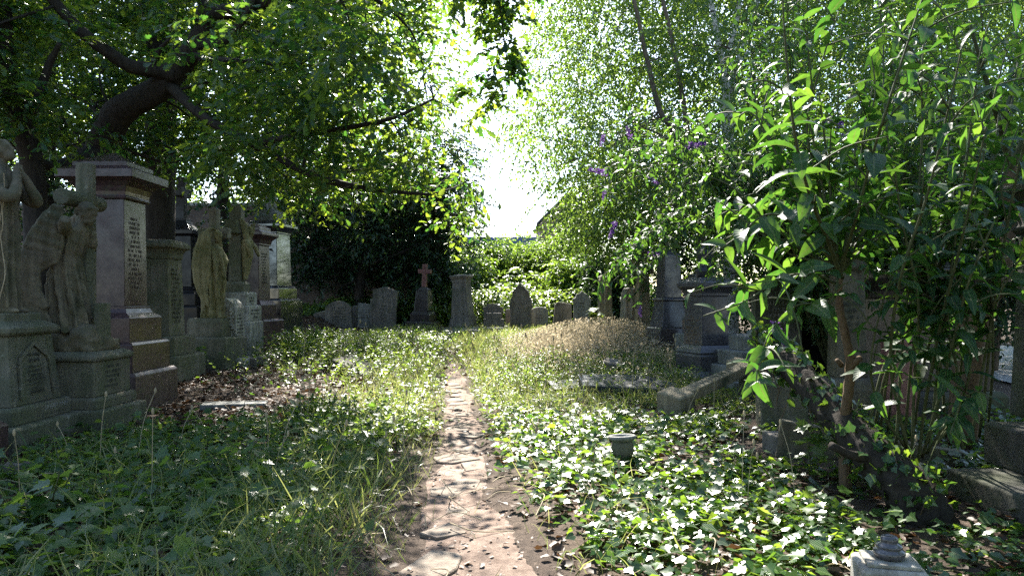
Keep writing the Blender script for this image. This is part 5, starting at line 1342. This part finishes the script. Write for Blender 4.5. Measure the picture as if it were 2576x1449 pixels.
# ------------------------------------------------------------------ buddleias
def shoots(f, mb, r, line, leaf, b0, twig=True, n_side=.45, side_len=(.25, .6), tmin=.25, tint=(.45, .28), cull=False, droopy=.25):
    """opposite pairs of long leaves along an arching stem, with side shoots"""
    p = catmull(np.array(line, float), 8); q = p.copy(); q[:, :3] -= b0
    mb.tube(q, 7, .04, 0)
    seg = np.linalg.norm(np.diff(p[:, :3], axis=0), axis=1); s = np.concatenate([[0], np.cumsum(seg)]); L = s[-1]
    tips = [p[-1, :3]]
    def leaves(pts, tt, size):
        # pts along a stem with tangents tt
        n = len(pts); t = nrmz(tt); a = r.uniform(0, math.pi, n) * .4 + np.where(np.arange(n) % 2 == 0, 0, math.pi / 2)
        u = nrmz(np.cross(t, np.array([.3, .2, .1]) + UP)); w = np.cross(t, u)
        for sg in (-1, 1):
            dd = sg * (np.cos(a)[:, None] * u + np.sin(a)[:, None] * w) * .95 + t * .45 + r.normal(size=(n, 3)) * .18
            dd[:, 2] -= droopy
            nn = UP * .9 + t * .4 + r.normal(size=(n, 3)) * .35
            k = r.random(n) < .93
            if cull: k &= opening(pts, r, .7)
            pick = r.integers(0, 4, n)
            for q_, nm in enumerate(('lance0', 'lance1', 'lance2', 'lance3')):
                m = k & (pick == q_)
                f.add(nm, pts[m], dd[m], nn[m], (size * r.uniform(.65, 1.15, n))[m], r.normal(tint[0], tint[1], n)[m], wf=r.uniform(.8, 1.2, m.sum()))
    st = np.arange(tmin * L, L, leaf * .62)
    pts = np.stack([np.interp(st, s, p[:, k]) for k in range(3)], 1); e = .03
    tt = np.stack([np.interp(st + e, s, p[:, k]) - np.interp(st - e, s, p[:, k]) for k in range(3)], 1)
    sz = leaf * np.interp(st / L, [0, .6, 1], [1.05, 1., .55])
    leaves(pts, tt, sz)
    for i in range(len(st)):
        if r.random() < n_side:
            ln = r.uniform(*side_len); d = nrmz(np.cross(nrmz(tt[i]), r.normal(size=3)) + nrmz(tt[i]) * .7 + np.array([0, 0, .25]))
            e0, e1, e2 = pts[i], pts[i] + d * ln * .5 + np.array([0, 0, .03]), pts[i] + d * ln - np.array([0, 0, .08 * ln])
            tw = catmull(np.array([[*e0, .006], [*e1, .005], [*e2, .003]]), 4); q = tw.copy(); q[:, :3] -= b0; mb.tube(q, 5, 0, 0)
            sl = np.linspace(.2, 1, max(2, int(ln / (leaf * .6))))
            ps = np.stack([np.interp(sl, np.linspace(0, 1, len(tw)), tw[:, k]) for k in range(3)], 1)
            leaves(ps, np.repeat((e2 - e0)[None], len(ps), 0), leaf * r.uniform(.68, .95) * np.interp(sl, [0, 1], [1, .6]))
            tips.append(e2)
    return tips
def panicle(parent, c, d, ln, rad, b0, seed=0, lab=None):
    r = np.random.default_rng(seed); d = nrmz(np.array(d, float)); n = int(150 * ln / .2)
    t = r.random(n); q = nrmz(r.normal(size=(n, 3))); rr = rad * (1 - .75 * t) * r.random(n) ** .4
    pos = np.array(c) + d * (ln * t)[:, None] + q * rr[:, None]
    f = Fol(); f.add('floret', pos, q + d * .3, r.normal(size=(n, 3)), rad * r.uniform(.28, .5, n), r.random(n))
    o = f.build('flower_spike', M['flower'], parent, smooth=False)
    return o

# near buddleia: stems from a woody stool on the right
def bud(name, label, base, lines, leaf, seed, woody=(), flowers=(), **kw):
    r = np.random.default_rng(seed); t = thing(name, label, 'shrub', tuple(base)); b0 = np.array(base)
    f = Fol(); mb = MB(); ws = MB()
    for w in woody:
        q = np.array(w, float); q[:, :3] -= b0; ws.tube(q, 10, .07, 7, seed)
    tips = []
    for l in lines: tips += shoots(f, mb, r, l, leaf, b0, **kw)
    if ws.n: ws.build('woody_stem', M['stem'], t, smooth=True)
    mb.build('shoots', M['gstem'], t, smooth=True)
    f.build('foliage', M['bud'], t)
    for k, (px, py, d, dx, dz, ln) in enumerate(flowers):
        panicle(t, P(px, py, d), (dx, -.1, dz), ln, ln * .20, b0, seed + k)
    return t, tips
base = grd(2128, 5.55)
lines = [tr((2118, 700, 5.4, .018), (2080, 600, 5.0, .014), (2040, 500, 4.6, .011), (2005, 370, 4.3, .009), (1985, 220, 4.15, .007), (1972, 60, 4.05, .005), (1968, -40, 4.0, .004)),
         tr((2110, 690, 5.4, .014), (2150, 560, 5.0, .012), (2195, 390, 4.7, .009), (2235, 260, 4.5, .008), (2290, 90, 4.4, .006), (2330, -30, 4.4, .004)),
         tr((2112, 720, 5.4, .012), (2050, 690, 5.0, .008), (1960, 700, 4.6, .007), (1880, 755, 4.4, .005), (1770, 795, 4.3, .004)),
         tr((2100, 660, 5.3, .012), (2010, 570, 5.1, .009), (1930, 540, 4.9, .007), (1850, 600, 4.8, .005), (1790, 640, 4.7, .004)),
         tr((2090, 620, 5.3, .012), (2060, 470, 5.4, .01), (2030, 320, 5.4, .008), (2070, 150, 5.3, .006), (2110, 30, 5.3, .004)),
         tr((2120, 640, 5.5, .012), (2180, 520, 5.6, .01), (2150, 380, 5.7, .008), (2200, 250, 5.7, .006), (2190, 120, 5.7, .004)),
         tr((2095, 660, 5.3, .010), (1990, 640, 5.4, .009), (1880, 560, 5.6, .007), (1800, 500, 5.7, .005)),
         tr((2108, 700, 5.3, .01), (2090, 760, 4.9, .008), (2000, 770, 4.7, .006), (1930, 850, 4.6, .004), (1905, 960, 4.5, .003))]
r3 = np.random.default_rng(44)
for k in range(15):
    px = r3.uniform(1850, 2260); py = r3.uniform(180, 620); dd = r3.uniform(4.9, 6.6)
    lines.append(tr((2112, 690, 5.4, .012), (2112 + (px - 2112) * .55, (690 + py) / 2 - 20, (5.4 + dd) / 2, .009), (px, py, dd, .006), (px + (px - 2112) * .25, py - 60 + abs(px - 2112) * .3, dd, .003)))
bud('buddleia', 'near buddleia with a tall leafy shoot and large translucent leaves on a brown stem', base, lines, .285, 5,
    woody=[[(*base[:2], base[2] - .1, .05)] + tr((2125, 1090, 5.55, .04), (2132, 1000, 5.5, .038), (2140, 920, 5.45, .036), (2128, 850, 5.42, .032), (2112, 770, 5.4, .028), (2112, 690, 5.4, .02)), tr((2140, 925, 5.45, .03), (2158, 905, 5.4, .024), (2166, 902, 5.38, .022)), tr((2118, 920, 5.45, .02), (2105, 905, 5.42, .016))],
    flowers=((1950, 815, 4.7, .35, -.8, .15),), tint=(.34, .3))
base = grd(2300, 5.6)
lines = [tr((2290, 1150, 5.5, .014), (2262, 1040, 5.3, .012), (2240, 900, 5.1, .011), (2265, 700, 4.8, .010), (2330, 500, 4.6, .008), (2380, 300, 4.4, .006), (2420, 120, 4.3, .004)),
         tr((2310, 1160, 5.6, .012), (2330, 1000, 5.4, .011), (2370, 800, 5.1, .010), (2420, 600, 4.8, .009), (2460, 420, 4.6, .006), (2480, 320, 4.5, .004)),
         tr((2320, 1150, 5.6, .012), (2360, 1010, 5.3, .011), (2400, 850, 5.0, .009), (2440, 700, 4.8, .008), (2500, 560, 4.7, .006)),
         tr((2295, 1150, 5.5, .012), (2300, 960, 5.4, .010), (2310, 760, 5.2, .009), (2270, 560, 5.1, .008), (2250, 420, 5.0, .005)),
         tr((2290, 1140, 5.5, .012), (2220, 1040, 5.3, .010), (2190, 930, 5.1, .008), (2210, 800, 5.0, .006), (2240, 700, 4.9, .004)),
         tr((2330, 1140, 5.6, .012), (2410, 1020, 5.3, .010), (2440, 930, 5.1, .008), (2430, 830, 5.0, .006), (2400, 760, 4.9, .004)),
         tr((2300, 900, 5.6, .012), (2350, 640, 5.8, .010), (2420, 400, 5.9, .008), (2380, 220, 6.0, .006), (2360, 60, 6., .004)),
         tr((2350, 700, 5.6, .012), (2450, 500, 5.8, .009), (2530, 330, 5.9, .008), (2560, 160, 6., .005)),
         tr((2350, 1120, 5.2, .010), (2400, 1060, 5.0, .008), (2420, 1000, 4.8, .006), (2390, 1090, 4.6, .004))]
for k in range(16):
    px = r3.uniform(2200, 2640); py = r3.uniform(60, 760); dd = r3.uniform(4.6, 6.8)
    lines.append(tr((2170 + k * 21, 1130 - (k % 4) * 16, 5.5 + (k % 4) * .25, .011), (2200 + k * 17 + (px - 2300) * .2, 850, 5.5, .010), (2300 + (px - 2300) * .8, py * .5 + 330, (5.5 + dd) / 2, .009), (px, py, dd, .006), (px + (px - 2300) * .15, py - 90, dd, .003)))
bud('buddleia', 'tall buddleia of many thin pale stems filling the right side before the dark tomb', base, lines, .255, 6, tint=(.28, .28), n_side=.36, tmin=.36)
# woody buddleia trunk at right edge leaning past the tomb
base = grd(2420, 7.2)
bud('buddleia', 'old buddleia with a thick sawn trunk bending up at the far right', base,
    [tr((2545, 430, 7.0, .04), (2520, 330, 6.8, .03), (2480, 200, 6.6, .02), (2440, 60, 6.4, .012)), tr((2548, 420, 7.0, .03), (2600, 260, 6.8, .02), (2620, 100, 6.6, .012)),
     tr((2520, 330, 6.8, .02), (2400, 300, 6.4, .014), (2300, 230, 6.2, .008), (2230, 200, 6.1, .004)), tr((2545, 400, 7., .02), (2460, 420, 7.2, .012), (2360, 400, 7.3, .006)), tr((2520, 320, 6.8, .02), (2560, 150, 7, .012), (2540, 0, 7.1, .005)),
     tr((2400, 300, 6.4, .012), (2290, 120, 6.6, .008), (2230, 20, 6.7, .004))], .17, 8,
    woody=[[(*base[:2], base[2] - .1, .14)] + tr((2440, 850, 7.2, .13), (2478, 760, 7.15, .12), (2520, 690, 7.1, .075), (2532, 620, 7.1, .062), (2545, 540, 7.05, .06), (2536, 480, 7.0, .055), (2546, 420, 7.0, .05)), tr((2490, 745, 7.12, .09), (2520, 715, 6.95, .07), (2530, 708, 6.9, .065))], tint=(.3, .25), n_side=.6)
# far buddleias with purple flowers
base = grd(2010, 11.6)
lines = []
r3 = np.random.default_rng(12)
for k in range(40):
    px = r3.uniform(1530, 1900); py = r3.uniform(290, 700); dd = r3.uniform(7.8, 10.)
    lines.append([(*base, .012), *tr((1990 + (px - 1990) * .15, 650, 11.0, .01), (1990 + (px - 1990) * .6, (560 + py) / 2 - 60, (9.6 + dd) / 2, .008), (px, py, dd, .004), (px + (px - 1780) * .2, py + 45, dd, .003))])
bud('buddleia', 'wide buddleia with purple flower spikes arching over the right hand monuments', base, lines, .17, 9,
    flowers=((1588, 352, 8.6, -.3, .8, .16), (1525, 437, 8.4, -.9, .2, .2), (1548, 560, 8.2, -.3, -.8, .19), (1730, 367, 8.2, .9, .1, .2), (1628, 640, 8.3, .8, .1, .15), (1635, 447, 8.6, .6, -.5, .13), (1520, 340, 8.8, -.3, -.8, .14), (1522, 480, 8.6, -.2, -.9, .12), (1608, 770, 8.6, .1, -.9, .13)), tint=(.42, .25), tmin=.4, cull=False, n_side=.5, side_len=(.2, .5))
base = grd(2110, 10.8)
lines = []
for k in range(64):
    px = r3.uniform(1830, 2560); py = r3.uniform(-120, 640); dd = r3.uniform(8.2, 10.4)
    lines.append([(*base, .012), *tr((2060 + (px - 2060) * .35, 680, 9.6, .01), (2060 + (px - 2060) * .75, (680 + py) / 2 - 30, (9.6 + dd) / 2, .008), (px, py, dd, .004), (px + (px - 2060) * .15, py + 30, dd, .003))])
bud('buddleia', 'shaded buddleia with two pale purple spikes standing behind the near leaves', base, lines, .17, 10,
    flowers=((2088, 290, 8.2, -.4, -.9, .22), (2112, 300, 8.0, .1, -.9, .18), (2240, 460, 8.4, .5, -.6, .14)), tint=(.38, .25), tmin=.35, n_side=.5, side_len=(.2, .5))

# fallen ivy-covered trunk on the right
p0 = [(*P(2350, 1300, 4.9), .17), (*P(2290, 1240, 5.0), .16), (*P(2190, 1140, 5.3), .145), (*P(2090, 1030, 5.8), .13), (*P(2000, 930, 6.3), .115), (*P(1950, 880, 6.7), .10), (*P(1915, 838, 7.0), .075)]
base = grd(2350, 4.95); b0 = np.array(base)
t = thing('leaning_trunk', 'dead leaning trunk wrapped in ivy rising to the left from the shade', 'dead trunk', base)
q = np.array(p0); q[:, :3] -= b0; q[0, 2] -= .1
mb = MB(); mb.tube(q, 14, .09, 7, 2)
for a, b in (((2200, 1150, 5.2), (2090, 1120, 5.1)),):
    A, B = P(*a) - b0, P(*b) - b0; mb.tube(np.array([[*A, 0.04], [*((A + B) / 2 + np.array([0, 0, -.03])), .034], [*B, .028]]), 8, .08, 4)
mb.build('trunk', M['barkd'], t, smooth=True)
mb = MB(); pc = catmull(np.array(p0), 8); rr = np.random.default_rng(4)
for k in range(46):
    i = int(rr.integers(2, len(pc) - 3)); c = pc[i, :3] - b0; a = rr.uniform(0, 6.28); rad = pc[i, 3]
    s0 = c + np.array([math.cos(a) * rad * .7, math.sin(a) * rad * .7, rad * .5]); hang = rr.uniform(.15, .5)
    mb.tube(np.array([[*s0, .005], [*(s0 + rr.normal(size=3) * .05 - np.array([0, 0, hang * .5])), .004], [*(s0 + rr.normal(size=3) * .1 - np.array([0, 0, hang])), .003]]), 5, 0, 4)
mb.build('ivy_stems', M['stem'], t)
f = Fol(); n = 620
i = rr.integers(6, len(pc), n); q = nrmz(rr.normal(size=(n, 3)) + np.array([0, -.2, .35]))
f.add('ivy', pc[i, :3] + q * (pc[i, 3] + rr.uniform(0, .08, n))[:, None], rr.normal(size=(n, 3)) - UP * .6, q + rr.normal(size=(n, 3)) * .3, rr.uniform(.04, .085, n), rr.normal(.3, .25, n))
f.build('ivy_leaves', M['ivy'], t)

# young sycamores catching the sun
def sapling(label, px, d, h, n, size, seed, tint=.7):
    r = np.random.default_rng(seed); b = grd(px, d); t = thing('sapling', label, 'sapling', b, group='sycamore saplings'); b0 = np.array(b)
    mb = MB(); f = Fol()
    for s in range(3):
        e = np.array([r.normal() * .12, r.normal() * .12, h * r.uniform(.7, 1)]); mb.tube(np.array([[0, 0, 0, .006], [*(e * .5 + r.normal(size=3) * .02), .005], [*e, .003]]), 5, 0, 4)
        k = n // 3; tt = r.uniform(.35, 1, k); a = r.uniform(0, 6.28, k)
        dd = np.stack([np.cos(a), np.sin(a), np.full(k, .0)], 1)
        pos = b0 + e[None] * tt[:, None] + dd * .05
        f.add('maple', pos, dd - UP * .25, UP + dd * .3 + r.normal(size=(k, 3)) * .25, size * r.uniform(.7, 1.2, k), r.normal(tint, .2, k))
    mb.build('stem', M['gstem'], t); f.build('foliage', M['weed'], t)
sapling('bright sycamore sapling in front of the mossy block by the leaning trunk', 2045, 6.0, .62, 24, .15, 1)
sapling('yellow green sycamore sapling glowing before the tall narrow stone', 1500, 18.8, .9, 27, .24, 2, .95)
sapling('small sycamore seedling among the shaded weeds at lower left', 130, 4.9, .4, 15, .16, 3, .5)
sapling('sycamore seedling with round leaves near the path at centre left', 930, 6.6, .38, 12, .13, 4, .6)
sapling('pale leafed sycamore seedling at the foot of the scroll stone', 500, 13.9, .55, 15, .14, 5, .7)

# unseen trees added outside the view: they keep the open sky off the shaded faces
rb = np.random.default_rng(23)
for k, (x, y, h, w, lab) in enumerate(((-7.5, -7.5, 8, 4.2, 'spreading unseen oak added behind the viewpoint on the left'), (.5, -11, 10, 4.8, 'tall unseen lime tree added straight behind the viewpoint'), (8.5, -6.5, 8.5, 4.4, 'broad unseen lime tree added behind the viewpoint on the right'), (10.5, 2.0, 8.5, 3.6, 'unseen lime tree added right of the near monuments outside the picture'))):
    b = (x, y, gz(x, y))
    cs = [(np.array([x, y, h * .58]) + nrmz(rb.normal(size=3)) * rb.uniform(.3, 1) * np.array([w, w, h * .42]), (1.3, 1.3, .8), 30, .0) for _ in range(46)]
    tree('lime_tree', lab, b, [[(*b, .3), (x + .1, y, 2.5, .24), (x, y + .2, h * .8, .1)]], cs, 'dia', M['shrub'], M['barkg'], .30, ln=.9, nl=7, seed=200 + k, strong=.0, reach=3.)
# ------------------------------------------------------------------ sky, sun, camera
w = bpy.data.worlds.new('World'); sc.world = w; w.use_nodes = True
nt = w.node_tree; nt.nodes.clear()
sky = nt.nodes.new('ShaderNodeTexSky'); sky.sky_type = 'NISHITA'; sky.sun_disc = False
sky.sun_elevation = ELEV; sky.sun_rotation = AZ; sky.altitude = 30; sky.air_density = 1.0; sky.dust_density = .8; sky.ozone_density = 1.0
bg = nt.nodes.new('ShaderNodeBackground'); bg.inputs['Strength'].default_value = .084
ow = nt.nodes.new('ShaderNodeOutputWorld')
nt.links.new(sky.outputs[0], bg.inputs[0]); nt.links.new(bg.outputs[0], ow.inputs[0])
ld = bpy.data.lights.new('sun', 'SUN'); ld.energy = 5.0; ld.angle = R(.53); ld.color = (1, .95, .86)
lo = bpy.data.objects.new('sun', ld); COL.objects.link(lo)
lo.rotation_euler = Vector(SUN).to_track_quat('Z', 'Y').to_euler()
cam = bpy.data.cameras.new('camera'); co = bpy.data.objects.new('camera', cam); COL.objects.link(co)
co.location = (0, 0, CAMZ); co.rotation_euler = (R(90), 0, 0)
cam.sensor_width = 36; cam.lens = F / 2576 * 36; cam.shift_y = (HOR - 724.5) / 2576; cam.clip_end = 2000; cam.clip_start = .05
sc.camera = co
sc.view_settings.view_transform = 'Standard'; sc.view_settings.look = 'None'; sc.view_settings.exposure = 2.45; sc.view_settings.gamma = 1; sc.view_settings.use_curve_mapping = False
sc.cycles.use_denoising = False
sc.cycles.max_bounces = 8; sc.cycles.diffuse_bounces = 3; sc.cycles.glossy_bounces = 3; sc.cycles.transmission_bounces = 5; sc.cycles.transparent_max_bounces = 4
sc.cycles.caustics_reflective = False; sc.cycles.caustics_refractive = False; sc.cycles.sample_clamp_indirect = 6
